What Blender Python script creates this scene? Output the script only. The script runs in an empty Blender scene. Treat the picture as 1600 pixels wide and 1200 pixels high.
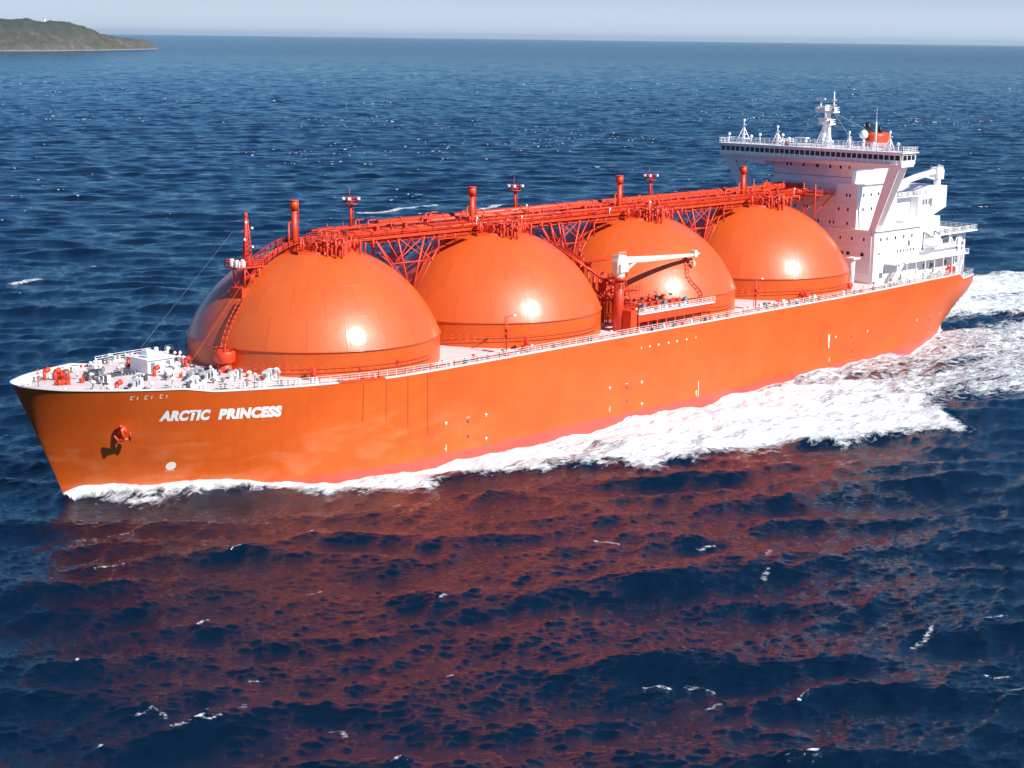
import bpy, math, random
import numpy as np
from mathutils import Vector, Matrix
random.seed(7)
RNG = np.random.default_rng(11)
C = bpy.context.scene.collection
scene = bpy.context.scene
R = math.radians

# ---------------------------------------------------------------- camera
CAM = np.array([-154.625, -244.834, 75.298])
yaw, pit, rol, foc = 0.8382, -0.1903, 0.0127, 2805.35
fwd = Vector((math.sin(yaw)*math.cos(pit), math.cos(yaw)*math.cos(pit), math.sin(pit)))
rt = fwd.cross(Vector((0, 0, 1))).normalized()
up = rt.cross(fwd)
r2 = rt*math.cos(rol)+up*math.sin(rol)
u2 = -rt*math.sin(rol)+up*math.cos(rol)
cd = bpy.data.cameras.new('camera')
cam = bpy.data.objects.new('camera', cd)
C.objects.link(cam)
cam.matrix_world = Matrix(((r2.x, u2.x, -fwd.x, CAM[0]), (r2.y, u2.y, -fwd.y, CAM[1]),
                           (r2.z, u2.z, -fwd.z, CAM[2]), (0, 0, 0, 1)))
cd.sensor_width = 36.0
cd.lens = foc/1600*36.0
cd.clip_start = 1.0
cd.clip_end = 400000.0
scene.camera = cam

# ---------------------------------------------------------------- sky, sun, exposure
SUN = Vector((0.08, -0.770, 0.632)).normalized()
elev = math.asin(SUN.z)
world = bpy.data.worlds.new('World')
scene.world = world
world.use_nodes = True
wn = world.node_tree.nodes
wl = world.node_tree.links
bg = wn['Background']
sky = wn.new('ShaderNodeTexSky')
sky.sky_type = 'NISHITA'
sky.sun_disc = False
sky.sun_elevation = elev
sky.sun_rotation = math.atan2(SUN.x, SUN.y)
sky.altitude = 0
sky.air_density = 1.0
sky.dust_density = 0.05
sky.ozone_density = 4.0
tint = wn.new('ShaderNodeMixRGB'); tint.blend_type = 'MULTIPLY'; tint.inputs[0].default_value = 1
tint.inputs[2].default_value = (0.36, 0.69, 1.02, 1)          # a cool, deep blue northern sky
wl.new(sky.outputs[0], tint.inputs[1])
wtc = wn.new('ShaderNodeTexCoord'); wsx = wn.new('ShaderNodeSeparateXYZ'); wl.new(wtc.outputs['Generated'], wsx.inputs[0])
wmr = wn.new('ShaderNodeMapRange'); wmr.interpolation_type = 'SMOOTHSTEP'
wmr.inputs[1].default_value = 0.010; wmr.inputs[2].default_value = 0.045; wl.new(wsx.outputs[2], wmr.inputs[0])
wmx = wn.new('ShaderNodeMixRGB'); wmx.inputs[1].default_value = (6.1, 7.3, 8.7, 1)   # pale veil low over the horizon
wl.new(wmr.outputs[0], wmx.inputs[0]); wl.new(tint.outputs[0], wmx.inputs[2]); wl.new(wmx.outputs[0], bg.inputs[0])
bg.inputs[1].default_value = 0.066
ld = bpy.data.lights.new('sun', 'SUN')
ld.energy = 4.4
ld.angle = R(0.53)
ld.color = (1.0, 0.96, 0.90)
sun = bpy.data.objects.new('sun', ld)
C.objects.link(sun)
sun.rotation_euler = SUN.to_track_quat('Z', 'Y').to_euler()
sun.location = (0, -200, 300)
scene.view_settings.view_transform = 'Standard'
scene.view_settings.look = 'None'
scene.view_settings.gamma = 1.0
scene.view_settings.exposure = 0.58
scene.render.engine = 'CYCLES'
cy = scene.cycles
cy.max_bounces = 6
cy.diffuse_bounces = 4
cy.glossy_bounces = 3
cy.transmission_bounces = 2
cy.transparent_max_bounces = 8
cy.volume_bounces = 0
cy.caustics_reflective = False
cy.caustics_refractive = False
cy.sample_clamp_indirect = 6.0
cy.use_denoising = True

# ---------------------------------------------------------------- materials
def newmat(name):
    m = bpy.data.materials.new(name)
    m.use_nodes = True
    return m, m.node_tree.nodes, m.node_tree.links, m.node_tree.nodes['Principled BSDF']

def paint(name, col, rough=0.4, var=0.06, scale=0.35, coat=0.0, coat_rough=0.15, streak=0.0, spec=0.5, bump=0.0):
    """painted steel: slight patchy fading, optional vertical streaks of dirt"""
    m, n, l, b = newmat(name)
    tc = n.new('ShaderNodeTexCoord')
    no = n.new('ShaderNodeTexNoise'); no.inputs['Scale'].default_value = scale
    no.inputs['Detail'].default_value = 6
    l.new(tc.outputs['Object'], no.inputs['Vector'])
    mr = n.new('ShaderNodeMapRange')
    mr.inputs[1].default_value = 0.3; mr.inputs[2].default_value = 0.7
    mr.inputs[3].default_value = 1-var; mr.inputs[4].default_value = 1+var
    l.new(no.outputs[0], mr.inputs[0])
    hv = n.new('ShaderNodeMixRGB'); hv.blend_type = 'MULTIPLY'; hv.inputs[0].default_value = 1
    hv.inputs[1].default_value = (*col, 1)
    l.new(mr.outputs[0], hv.inputs[2])
    out = hv.outputs[0]
    if streak > 0:
        mp = n.new('ShaderNodeMapping'); mp.inputs['Scale'].default_value = (0.9, 0.9, 0.05)
        l.new(tc.outputs['Object'], mp.inputs[0])
        ns = n.new('ShaderNodeTexNoise'); ns.inputs['Scale'].default_value = 1.6; ns.inputs['Detail'].default_value = 5
        l.new(mp.outputs[0], ns.inputs['Vector'])
        ms = n.new('ShaderNodeMapRange')
        ms.inputs[1].default_value = 0.35; ms.inputs[2].default_value = 0.7
        ms.inputs[3].default_value = 1-streak; ms.inputs[4].default_value = 1+streak*0.5
        l.new(ns.outputs[0], ms.inputs[0])
        h2 = n.new('ShaderNodeMixRGB'); h2.blend_type = 'MULTIPLY'; h2.inputs[0].default_value = 1
        l.new(out, h2.inputs[1]); l.new(ms.outputs[0], h2.inputs[2])
        out = h2.outputs[0]
    l.new(out, b.inputs['Base Color'])
    b.inputs['Roughness'].default_value = rough
    b.inputs['Specular IOR Level'].default_value = spec
    if coat:
        b.inputs['Coat Weight'].default_value = coat
        b.inputs['Coat Roughness'].default_value = coat_rough
    if bump:
        bp = n.new('ShaderNodeBump'); bp.inputs['Strength'].default_value = 1; bp.inputs['Distance'].default_value = bump
        l.new(no.outputs[0], bp.inputs['Height']); l.new(bp.outputs[0], b.inputs['Normal'])
        if coat: l.new(bp.outputs[0], b.inputs['Coat Normal'])
    return m

ORANGE = (0.86, 0.125, 0.028)
M = {}
M['orange'] = paint('orange_gear_paint', (0.70, 0.060, 0.012), 0.42, 0.10)
M['redorange'] = paint('red_orange_gear_paint', (0.68, 0.054, 0.018), 0.45, 0.15)
M['white'] = paint('white_paint', (0.86, 0.85, 0.84), 0.40, 0.03)
M['offwhite'] = paint('off_white_paint', (0.72, 0.71, 0.68), 0.5, 0.05)
M['cream'] = paint('cream_crane_paint', (0.80, 0.74, 0.60), 0.40, 0.04)
M['deck'] = paint('pale_deck_paint', (0.74, 0.62, 0.60), 0.55, 0.10, 0.5)
M['grey'] = paint('grey_gear_paint', (0.20, 0.21, 0.22), 0.5, 0.15, 1.0)
M['darkgrey'] = paint('dark_gear_steel', (0.06, 0.065, 0.07), 0.5, 0.2, 1.0)
M['black'] = paint('black_soot', (0.012, 0.012, 0.013), 0.5)
M['mark'] = paint('white_mark_paint', (0.82, 0.76, 0.66), 0.5)
M['seam'] = paint('hull_seam_stain', (0.30, 0.05, 0.02), 0.5)
m_, n_, l_, b_ = newmat('dark_window_glass')
b_.inputs['Base Color'].default_value = (0.012, 0.014, 0.018, 1); b_.inputs['Roughness'].default_value = 0.08
M['glass'] = m_

# hull: orange topside, redder boot topping near the water, plate seams, faint salt wash
def hull_mat():
    m, n, l, b = newmat('hull_paint')
    tc = n.new('ShaderNodeTexCoord')
    sx = n.new('ShaderNodeSeparateXYZ'); l.new(tc.outputs['Object'], sx.inputs[0])
    no = n.new('ShaderNodeTexNoise'); no.inputs['Scale'].default_value = 0.12; no.inputs['Detail'].default_value = 7
    l.new(tc.outputs['Object'], no.inputs['Vector'])
    # topside colour with patchy fading
    cr = n.new('ShaderNodeValToRGB')
    cr.color_ramp.elements[0].position = 0.3; cr.color_ramp.elements[0].color = (0.64, 0.089, 0.005, 1)
    cr.color_ramp.elements[1].position = 0.72; cr.color_ramp.elements[1].color = (0.70, 0.119, 0.009, 1)
    l.new(no.outputs[0], cr.inputs[0])
    # vertical streaks
    mp = n.new('ShaderNodeMapping'); mp.inputs['Scale'].default_value = (0.8, 0.8, 0.04)
    l.new(tc.outputs['Object'], mp.inputs[0])
    ns = n.new('ShaderNodeTexNoise'); ns.inputs['Scale'].default_value = 1.3; ns.inputs['Detail'].default_value = 6
    l.new(mp.outputs[0], ns.inputs['Vector'])
    ms = n.new('ShaderNodeMapRange'); ms.inputs[1].default_value = 0.3; ms.inputs[2].default_value = 0.7
    ms.inputs[3].default_value = 0.95; ms.inputs[4].default_value = 1.03
    l.new(ns.outputs[0], ms.inputs[0])
    mu = n.new('ShaderNodeMixRGB'); mu.blend_type = 'MULTIPLY'; mu.inputs[0].default_value = 1
    l.new(cr.outputs[0], mu.inputs[1]); l.new(ms.outputs[0], mu.inputs[2])
    # salt wash: pale cloudy film low on the bow
    mp2 = n.new('ShaderNodeMapping'); mp2.inputs['Scale'].default_value = (0.055, 0.055, 0.17); mp2.inputs['Rotation'].default_value = (0, 0.3, 0)
    l.new(tc.outputs['Object'], mp2.inputs[0])
    nw = n.new('ShaderNodeTexNoise'); nw.inputs['Scale'].default_value = 2.2; nw.inputs['Detail'].default_value = 5; nw.inputs['Distortion'].default_value = 0.6
    l.new(mp2.outputs[0], nw.inputs['Vector'])
    w1 = n.new('ShaderNodeMapRange'); w1.inputs[1].default_value = 0.48; w1.inputs[2].default_value = 0.75; w1.inputs[3].default_value = 0; w1.inputs[4].default_value = 0.42
    l.new(nw.outputs[0], w1.inputs[0])
    w2 = n.new('ShaderNodeMapRange'); w2.inputs[1].default_value = 13; w2.inputs[2].default_value = 8; w2.inputs[3].default_value = 0; w2.inputs[4].default_value = 1
    l.new(sx.outputs[2], w2.inputs[0])
    w3 = n.new('ShaderNodeMath'); w3.operation = 'MULTIPLY'; l.new(w1.outputs[0], w3.inputs[0]); l.new(w2.outputs[0], w3.inputs[1])
    w4 = n.new('ShaderNodeMapRange'); w4.inputs[1].default_value = 95; w4.inputs[2].default_value = 60; w4.inputs[3].default_value = 0.1; w4.inputs[4].default_value = 1
    l.new(sx.outputs[0], w4.inputs[0])
    w5 = n.new('ShaderNodeMath'); w5.operation = 'MULTIPLY'; l.new(w3.outputs[0], w5.inputs[0]); l.new(w4.outputs[0], w5.inputs[1])
    mw = n.new('ShaderNodeMixRGB'); mw.inputs[2].default_value = (0.85, 0.30, 0.14, 1)
    l.new(w5.outputs[0], mw.inputs[0]); l.new(mu.outputs[0], mw.inputs[1])
    # boot topping
    z1 = n.new('ShaderNodeMapRange'); z1.inputs[1].default_value = 1.6; z1.inputs[2].default_value = 0.9
    z1.inputs[3].default_value = 0; z1.inputs[4].default_value = 1
    l.new(sx.outputs[2], z1.inputs[0])
    mb = n.new('ShaderNodeMixRGB'); mb.inputs[2].default_value = (0.60, 0.085, 0.055, 1)
    l.new(z1.outputs[0], mb.inputs[0]); l.new(mw.outputs[0], mb.inputs[1])
    l.new(mb.outputs[0], b.inputs['Base Color'])
    b.inputs['Roughness'].default_value = 0.42
    # plate joints and slight plate waviness
    cb = n.new('ShaderNodeCombineXYZ'); l.new(sx.outputs[0], cb.inputs[0]); l.new(sx.outputs[2], cb.inputs[1])
    br = n.new('ShaderNodeTexBrick'); br.inputs['Scale'].default_value = 1
    br.inputs['Brick Width'].default_value = 11.0; br.inputs['Row Height'].default_value = 2.9
    br.inputs['Mortar Size'].default_value = 0.05; br.inputs['Mortar Smooth'].default_value = 1
    br.inputs['Color1'].default_value = (1, 1, 1, 1); br.inputs['Color2'].default_value = (0.90, 0.88, 0.88, 1); br.inputs['Mortar'].default_value = (0.72, 0.66, 0.66, 1)
    l.new(cb.outputs[0], br.inputs['Vector'])
    mj = n.new('ShaderNodeMixRGB'); mj.blend_type = 'MULTIPLY'; mj.inputs[0].default_value = 0.55
    l.new(mb.outputs[0], mj.inputs[1]); l.new(br.outputs[0], mj.inputs[2]); l.new(mj.outputs[0], b.inputs['Base Color'])
    bp = n.new('ShaderNodeBump'); bp.inputs['Distance'].default_value = 0.03; bp.inputs['Strength'].default_value = 1
    l.new(br.outputs[0], bp.inputs['Height'])
    bp2 = n.new('ShaderNodeBump'); bp2.inputs['Distance'].default_value = 0.03; bp2.inputs['Strength'].default_value = 1
    l.new(ns.outputs[0], bp2.inputs['Height']); l.new(bp.outputs[0], bp2.inputs['Normal'])
    l.new(bp2.outputs[0], b.inputs['Normal'])
    b.inputs['Coat Weight'].default_value = 0.15; b.inputs['Coat Roughness'].default_value = 0.3
    return m
M['hull'] = hull_mat()

def dome_mat():
    m, n, l, b = newmat('tank_cover_paint')
    uv = n.new('ShaderNodeUVMap'); uv.uv_map = 'UVMap'
    tc = n.new('ShaderNodeTexCoord')
    no = n.new('ShaderNodeTexNoise'); no.inputs['Scale'].default_value = 0.10; no.inputs['Detail'].default_value = 5
    l.new(tc.outputs['Object'], no.inputs['Vector'])
    br = n.new('ShaderNodeTexBrick'); br.inputs['Scale'].default_value = 1; br.offset = 0.5
    br.inputs['Brick Width'].default_value = 1/20; br.inputs['Row Height'].default_value = 0.25
    br.inputs['Mortar Size'].default_value = 0.0012; br.inputs['Mortar Smooth'].default_value = 1; br.inputs['Bias'].default_value = 0
    br.inputs['Color1'].default_value = (0.67, 0.117, 0.019, 1); br.inputs['Color2'].default_value = (0.64, 0.105, 0.015, 1)
    br.inputs['Mortar'].default_value = (0.60, 0.075, 0.010, 1)
    l.new(uv.outputs[0], br.inputs['Vector'])
    mr = n.new('ShaderNodeMapRange'); mr.inputs[1].default_value = 0.3; mr.inputs[2].default_value = 0.7
    mr.inputs[3].default_value = 0.93; mr.inputs[4].default_value = 1.05
    l.new(no.outputs[0], mr.inputs[0])
    mu = n.new('ShaderNodeMixRGB'); mu.blend_type = 'MULTIPLY'; mu.inputs[0].default_value = 1
    l.new(br.outputs[0], mu.inputs[1]); l.new(mr.outputs[0], mu.inputs[2])
    l.new(mu.outputs[0], b.inputs['Base Color'])
    b.inputs['Roughness'].default_value = 0.45
    b.inputs['Coat Weight'].default_value = 0.55; b.inputs['Coat Roughness'].default_value = 0.17
    bp = n.new('ShaderNodeBump'); bp.inputs['Distance'].default_value = 0.01; bp.inputs['Strength'].default_value = 1
    l.new(br.outputs['Fac'], bp.inputs['Height'])
    rz = n.new('ShaderNodeMapRange'); rz.inputs[1].default_value = 0.35; rz.inputs[2].default_value = 0.65; rz.inputs[3].default_value = 0.13; rz.inputs[4].default_value = 0.22
    l.new(no.outputs[0], rz.inputs[0]); l.new(rz.outputs[0], b.inputs['Coat Roughness'])
    n3 = n.new('ShaderNodeTexNoise'); n3.inputs['Scale'].default_value = 0.38; n3.inputs['Detail'].default_value = 4
    l.new(tc.outputs['Object'], n3.inputs['Vector'])
    bp2 = n.new('ShaderNodeBump'); bp2.inputs['Distance'].default_value = 0.05; bp2.inputs['Strength'].default_value = 1
    l.new(n3.outputs[0], bp2.inputs['Height']); l.new(bp.outputs[0], bp2.inputs['Normal'])
    l.new(bp2.outputs[0], b.inputs['Normal']); l.new(bp2.outputs[0], b.inputs['Coat Normal'])
    return m
M['dome'] = dome_mat()
M['skirt'] = paint('tank_skirt_paint', (0.64, 0.094, 0.006), 0.45, 0.07, 0.2, coat=0.3, coat_rough=0.3, streak=0.05)

# ---------------------------------------------------------------- mesh helpers
class MB:
    def __init__(s): s.v = []; s.f = []; s.sm = []
    def add(s, vs, fs, smooth=False):
        o = len(s.v); s.v += [tuple(map(float, p)) for p in vs]
        s.f += [tuple(i+o for i in f) for f in fs]; s.sm += [smooth]*len(fs); return s
    def box(s, x0, x1, y0, y1, z0, z1):
        vs = [(x, y, z) for z in (z0, z1) for y in (y0, y1) for x in (x0, x1)]
        return s.add(vs, [(0, 2, 3, 1), (4, 5, 7, 6), (0, 1, 5, 4), (2, 6, 7, 3), (0, 4, 6, 2), (1, 3, 7, 5)])
    def tube(s, a, b, ra, rb=None, n=8, cap=True, smooth=None):
        rb = ra if rb is None else rb
        a = Vector(a); b = Vector(b); d = (b-a)
        if d.length < 1e-6: return s
        d.normalize(); h = Vector((0, 0, 1)) if abs(d.z) < 0.9 else Vector((1, 0, 0))
        p = d.cross(h).normalized(); q = d.cross(p)
        off = math.pi/4 if n == 4 else 0
        vs = []
        for c, r in ((a, ra), (b, rb)):
            for i in range(n):
                t = 2*math.pi*i/n+off; vs.append(c+p*(math.cos(t)*r)+q*(math.sin(t)*r))
        fs = [(i, (i+1) % n, n+(i+1) % n, n+i) for i in range(n)]
        s.add(vs, fs, n > 4 if smooth is None else smooth)
        if cap:
            o = len(s.v)-2*n
            s.f += [tuple(o+i for i in reversed(range(n))), tuple(o+n+i for i in range(n))]; s.sm += [False, False]
        return s
    def pipe(s, pts, r, n=6):
        for a, b in zip(pts[:-1], pts[1:]): s.tube(a, b, r, r, n)
        return s
    def lathe(s, cx, cy, prof, n=24, smooth=True, top=True):
        vs = []
        for r, z in prof:
            for i in range(n):
                t = 2*math.pi*i/n; vs.append((cx+r*math.cos(t), cy+r*math.sin(t), z))
        fs = []
        for k in range(len(prof)-1):
            for i in range(n):
                j = (i+1) % n; fs.append((k*n+i, k*n+j, (k+1)*n+j, (k+1)*n+i))
        s.add(vs, fs, smooth)
        if top:
            o = len(s.v)-n
            s.f.append(tuple(o+i for i in range(n))); s.sm.append(False)
        return s
    def prism(s, pts, y0, y1):
        """outline in x,z extruded along y"""
        n = len(pts)
        vs = [(x, y0, z) for x, z in pts]+[(x, y1, z) for x, z in pts]
        fs = [tuple(range(n)), tuple(range(2*n-1, n-1, -1))]+[(i, i+n, (i+1) % n+n, (i+1) % n) for i in range(n)]
        return s.add(vs, fs)
    def rail(s, pts, h=1.1, step=2.2, r=0.045, bars=3):
        for a, b in zip(pts[:-1], pts[1:]):
            a = Vector(a); b = Vector(b); L = (b-a).length; k = max(1, int(round(L/step)))
            for i in range(k+1):
                p = a.lerp(b, i/k); s.tube(p, p+Vector((0, 0, h)), r*1.2, None, 4, False)
            for j in range(bars):
                z = Vector((0, 0, h*(j+1)/bars)); s.tube(a+z, b+z, r, None, 4, False)
        return s
    def own(s, name, mat, parent):
        s.build(name, mat, parent); s.v = []; s.f = []; s.sm = []
    def build(s, name, mat, parent=None, bevel=0):
        me = bpy.data.meshes.new(name)
        me.from_pydata(s.v, [], s.f); me.validate()
        if len(me.polygons) == len(s.sm): me.polygons.foreach_set('use_smooth', s.sm)
        me.update()
        o = bpy.data.objects.new(name, me); C.objects.link(o)
        if mat: me.materials.append(mat)
        if parent: o.parent = parent
        if bevel:
            md = o.modifiers.new('bevel', 'BEVEL'); md.width = bevel; md.segments = 2; md.limit_method = 'ANGLE'
        return o

def tag(o, label=None, cat=None, group=None, kind=None):
    if label: o['label'] = label
    if cat: o['category'] = cat
    if group: o['group'] = group
    if kind: o['kind'] = kind
    return o
def interp_(x, xs, ys):
    return np.interp(x, xs, ys)
ZF = 20.4
def stem_x(z):
    return interp_(z, [-3, 0, 5, 10, 16, 20.4], [8.6, 8.6, 6.6, 4.4, 1.8, 0.0])
def sheer(x):
    return interp_(x, [0, 4, 10, 17, 21, 26, 40, 60, 225, 250, 272, 276, 290],
                      [20.4, 20.0, 19.7, 19.35, 19.2, 18.3, 17.7, 17.1, 17.0, 16.8, 16.1, 14.4, 14.2])
def half(x, z):
    """half-breadth of the hull at station x, height z"""
    zz = np.clip(z, 0, 20.4)/20.4
    s = zz**1.25
    L = 62 + (74-62)*s
    e = 1.02 + (.57-1.02)*s
    t = np.clip((x-stem_x(z))/L, 0, 1)
    f = 24.5*np.power(np.clip(1-(1-t)**2, 0, 1), e)
    top = interp_(x, [0, 205, 225, 245, 260, 272, 282, 288], [24.5, 24.5, 24.0, 22.6, 20.8, 18.6, 16.2, 14.4])
    mid = interp_(x, [0, 205, 235, 250, 266, 280, 288], [24.5, 24.5, 23.6, 21.6, 18.2, 13.8, 10.5])
    low = interp_(x, [0, 205, 235, 250, 266, 280, 288], [24.5, 24.5, 23.4, 20.8, 16.0, 9.0, 4.0])
    a = np.clip(z/7.0, 0, 1); b = np.clip((z-7.0)/8.0, 0, 1)
    b = b*(2-b)
    g = (low*(1-a)+mid*a)*(1-b)+top*b
    return np.minimum(f, g)

# ================================================================ THE SHIP
HB = 24.5
ship = bpy.data.objects.new('gas_carrier', None); C.objects.link(ship); ship.empty_display_size = 5
tag(ship, 'orange gas carrier ship with four domed tanks and a white bridge house at its stern', 'ship')

# ---- hull
def build_hull():
    NU, NV = 300, 34
    u = np.linspace(0, 1, NU)
    u = np.where(u < .5, 0.5*(u/.5)**1.8, u); u = u/u.max()
    u = np.sort(np.unique(np.concatenate([u, [0.0]])))
    NU = len(u); v = np.linspace(0, 1, NV)
    verts = []; idx = {}
    for side in (-1, 1):
        for i in range(NU):
            for j in range(NV):
                x = u[i]*288
                for _ in range(4):
                    z = -4+v[j]*(float(sheer(x))+4)
                    x0 = float(stem_x(z)); x = x0+u[i]*(288-x0)
                z = -4+v[j]*(float(sheer(x))+4)
                y = float(half(x, z)) if i > 0 else 0.0
                idx[(side, i, j)] = len(verts); verts.append((x, side*y, z))
    faces = []
    for side in (-1, 1):
        for i in range(NU-1):
            for j in range(NV-1):
                q = [idx[(side, i, j)], idx[(side, i+1, j)], idx[(side, i+1, j+1)], idx[(side, i, j+1)]]
                faces.append(tuple(q if side < 0 else q[::-1]))
    for j in range(NV-1):
        faces.append((idx[(-1, NU-1, j)], idx[(1, NU-1, j)], idx[(1, NU-1, j+1)], idx[(-1, NU-1, j+1)]))
    mb = MB(); mb.add(verts, faces, True)
    o = mb.build('hull', M['hull'], ship)
    me = o.data
    import bmesh
    bm = bmesh.new(); bm.from_mesh(me); bmesh.ops.remove_doubles(bm, verts=bm.verts, dist=0.002); bm.to_mesh(me); bm.free()
    return o
hull = build_hull()

def edge_pts(x0, x1, side, inset=0.0, dz=0.0, step=2.0):
    n = max(2, int(abs(x1-x0)/step)+1)
    out = []
    for x in np.linspace(x0, x1, n):
        s = float(sheer(x)); y = max(0.0, float(half(x, s))-inset)
        out.append((float(x), side*y, s+dz))
    return out

# ---- pale rim along the top of the side shell, part of the hull
def rim():
    mb = MB()
    xs = list(np.linspace(0.05, 30, 90))+list(np.linspace(31, 270, 150))+list(np.linspace(270.4, 288, 50))
    for side in (-1, 1):
        vs = []
        for x in xs:
            s = float(sheer(x)); yo = float(half(x, s))+0.06; yi = max(0.02, yo-0.75)
            for (y, z) in ((yo, s-0.16), (yo, s+0.06), (yi, s+0.06), (yi, s-0.16)): vs.append((x, side*y, z))
        fs = []
        for k in range(len(xs)-1):
            for q in range(4):
                a = k*4+q; b2 = k*4+(q+1) % 4; fs.append((a, b2, b2+4, a+4))
        mb.add(vs, fs)
    return mb.build('gunwale', M['offwhite'], hull)
rim()
mb = MB()
xs_ = np.linspace(48.4, 58.2, 12); vs = []
for x in xs_:
    s_ = float(sheer(x)); yo = float(half(x, s_))+0.075; yi = yo-0.8
    for (y, z) in ((yo, s_-0.2), (yo, s_+0.1), (yi, s_+0.1), (yi, s_-0.2)): vs.append((x, -y, z))
mb.add(vs, [(k*4+q, k*4+(q+1) % 4, k*4+4+(q+1) % 4, k*4+4+q) for k in range(11) for q in range(4)]+[(0, 1, 2, 3), (47, 46, 45, 44)])
mb.build('rim_doubler', M['orange'], hull)

# ---- decks
def deck_drop(x): return float(np.interp(x, [0, 20, 27], [-1.15, -1.15, -0.12]))
def deck(name, x0, x1, dz, mat, inset=0.15, camber=0.45):
    xs = np.linspace(x0, x1, int((x1-x0)/1.0)+2); ts = np.linspace(-1, 1, 13)
    vs = []
    for x in xs:
        s = float(sheer(x)); d_ = deck_drop(x) if dz is None else dz; y = max(0.01, float(half(x, s+d_))-inset)
        for t in ts: vs.append((x, t*y, s+d_+camber*(1-t*t)))
    n = len(ts)
    fs = [(i*n+j, (i+1)*n+j, (i+1)*n+j+1, i*n+j+1) for i in range(len(xs)-1) for j in range(n-1)]
    mb = MB(); mb.add(vs, fs); return mb.build(name, mat, ship)
deck('main_deck', 1.2, 275.6, None, M['deck'])
deck('mooring_deck', 275.6, 287.9, -0.12, M['deck'])

# ---- railings and bulwark stays
rb = MB()
rb.rail(edge_pts(27, 274, -1, 0.5, 0.05, 6), 1.15, 2.2, 0.05)
rb.build('railing', M['offwhite'], ship)
rb = MB(); rb.rail(edge_pts(27, 274, 1, 0.5, 0.05, 6), 1.15, 2.2, 0.05); rb.build('railing', M['white'], ship)
rb = MB()
pp = edge_pts(276.5, 287.6, -1, 0.3, 0.05, 2.2); pq = edge_pts(276.5, 287.6, 1, 0.3, 0.05, 2.2)
rb.rail(pp+pq[::-1], 1.3, 1.6, 0.06); rb.build('railing', M['white'], ship)
for side in (-1, 1):                      # white triangular stays inside the bow bulwark
    for x, y, z in edge_pts(1.8, 19.5, side, 0.0, 0, 0.95):
        ya = float(half(x, z-0.1))-0.22; yb_ = float(half(x, z-1.1))-0.22
        if yb_ < 0.9: continue
        st = MB()
        st.add([(x, side*ya, z-0.1), (x, side*yb_, z-1.12), (x+0.1, side*(yb_-0.75), z-1.12),
                (x+0.13, side*ya, z-0.1), (x+0.13, side*yb_, z-1.12), (x+0.23, side*(yb_-0.75), z-1.12)],
               [(0, 1, 2), (5, 4, 3), (0, 3, 4, 1), (1, 4, 5, 2), (2, 5, 3, 0)])
        st.build('bulwark_stay', M['white'], hull)
bw = MB()
for side in (-1, 1):
    xs = list(np.linspace(0.9, 22.5, 70)); vs = []
    for x in xs:
        s = float(sheer(x)); vs += [(x+0.1, side*max(0.03, float(half(x+0.1, s-1.15))-0.14), s-1.15), (x+0.1, side*max(0.05, float(half(x+0.1, s-0.05))-0.14), s-0.05)]
    bw.add(vs, [(2*k, 2*k+2, 2*k+3, 2*k+1) for k in range(len(xs)-1)], True)
bw.build('bulwark_lining', M['white'], hull)

# ---- writing and marks laid on the side shell
def on_hull(me_name, verts, faces, mat, lift=0.035, thick=None):
    vs = [(x, -(float(half(x, z))+lift), z) for x, z in verts]
    mb = MB(); mb.add(vs, faces); return mb.build(me_name, mat, hull)

def ship_text(body, x0, z0, x1, z1, h0, h1, shear=0.05, bold=0.065, name='name_lettering', sub=5):
    cu = bpy.data.curves.new('txt', 'FONT'); cu.body = body; cu.size = 1; cu.offset = bold; cu.space_character = 1.08
    cu.resolution_u = 4
    to = bpy.data.objects.new('txt', cu); C.objects.link(to)
    bpy.context.view_layer.update()
    dg = bpy.context.evaluated_depsgraph_get()
    me = bpy.data.meshes.new_from_object(to.evaluated_get(dg))
    bpy.data.objects.remove(to); bpy.data.curves.remove(cu)
    import bmesh
    bm = bmesh.new(); bm.from_mesh(me)
    for _ in range(2): 
        long_e = [e for e in bm.edges if e.calc_length() > 0.12]
        bmesh.ops.subdivide_edges(bm, edges=long_e, cuts=1)
    bmesh.ops.triangulate(bm, faces=bm.faces)
    co = np.array([v.co[:] for v in bm.verts])
    w = co[:, 0].max(); hh = 0.72
    t = co[:, 0]/w; s = co[:, 1]/hh
    H = h0+(h1-h0)*t
    X = x0+(x1-x0)*t+shear*s*H*0.9; Z = z0+(z1-z0)*t+s*H
    for v, x, z in zip(bm.verts, X, Z): v.co = (x, -(float(half(x, z))+0.04), z)
    m2 = bpy.data.meshes.new(name); bm.to_mesh(m2); bm.free(); bpy.data.meshes.remove(me)
    m2.materials.append(M['mark'] if name != 'name_lettering' else M['white'])
    o = bpy.data.objects.new(name, m2); C.objects.link(o); o.parent = hull
    return o
ship_text('ARCTIC', 18.6, 13.80, 25.9, 13.42, 1.62, 1.65)
ship_text('PRINCESS', 27.4, 13.36, 37.9, 12.85, 1.65, 1.70)

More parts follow.
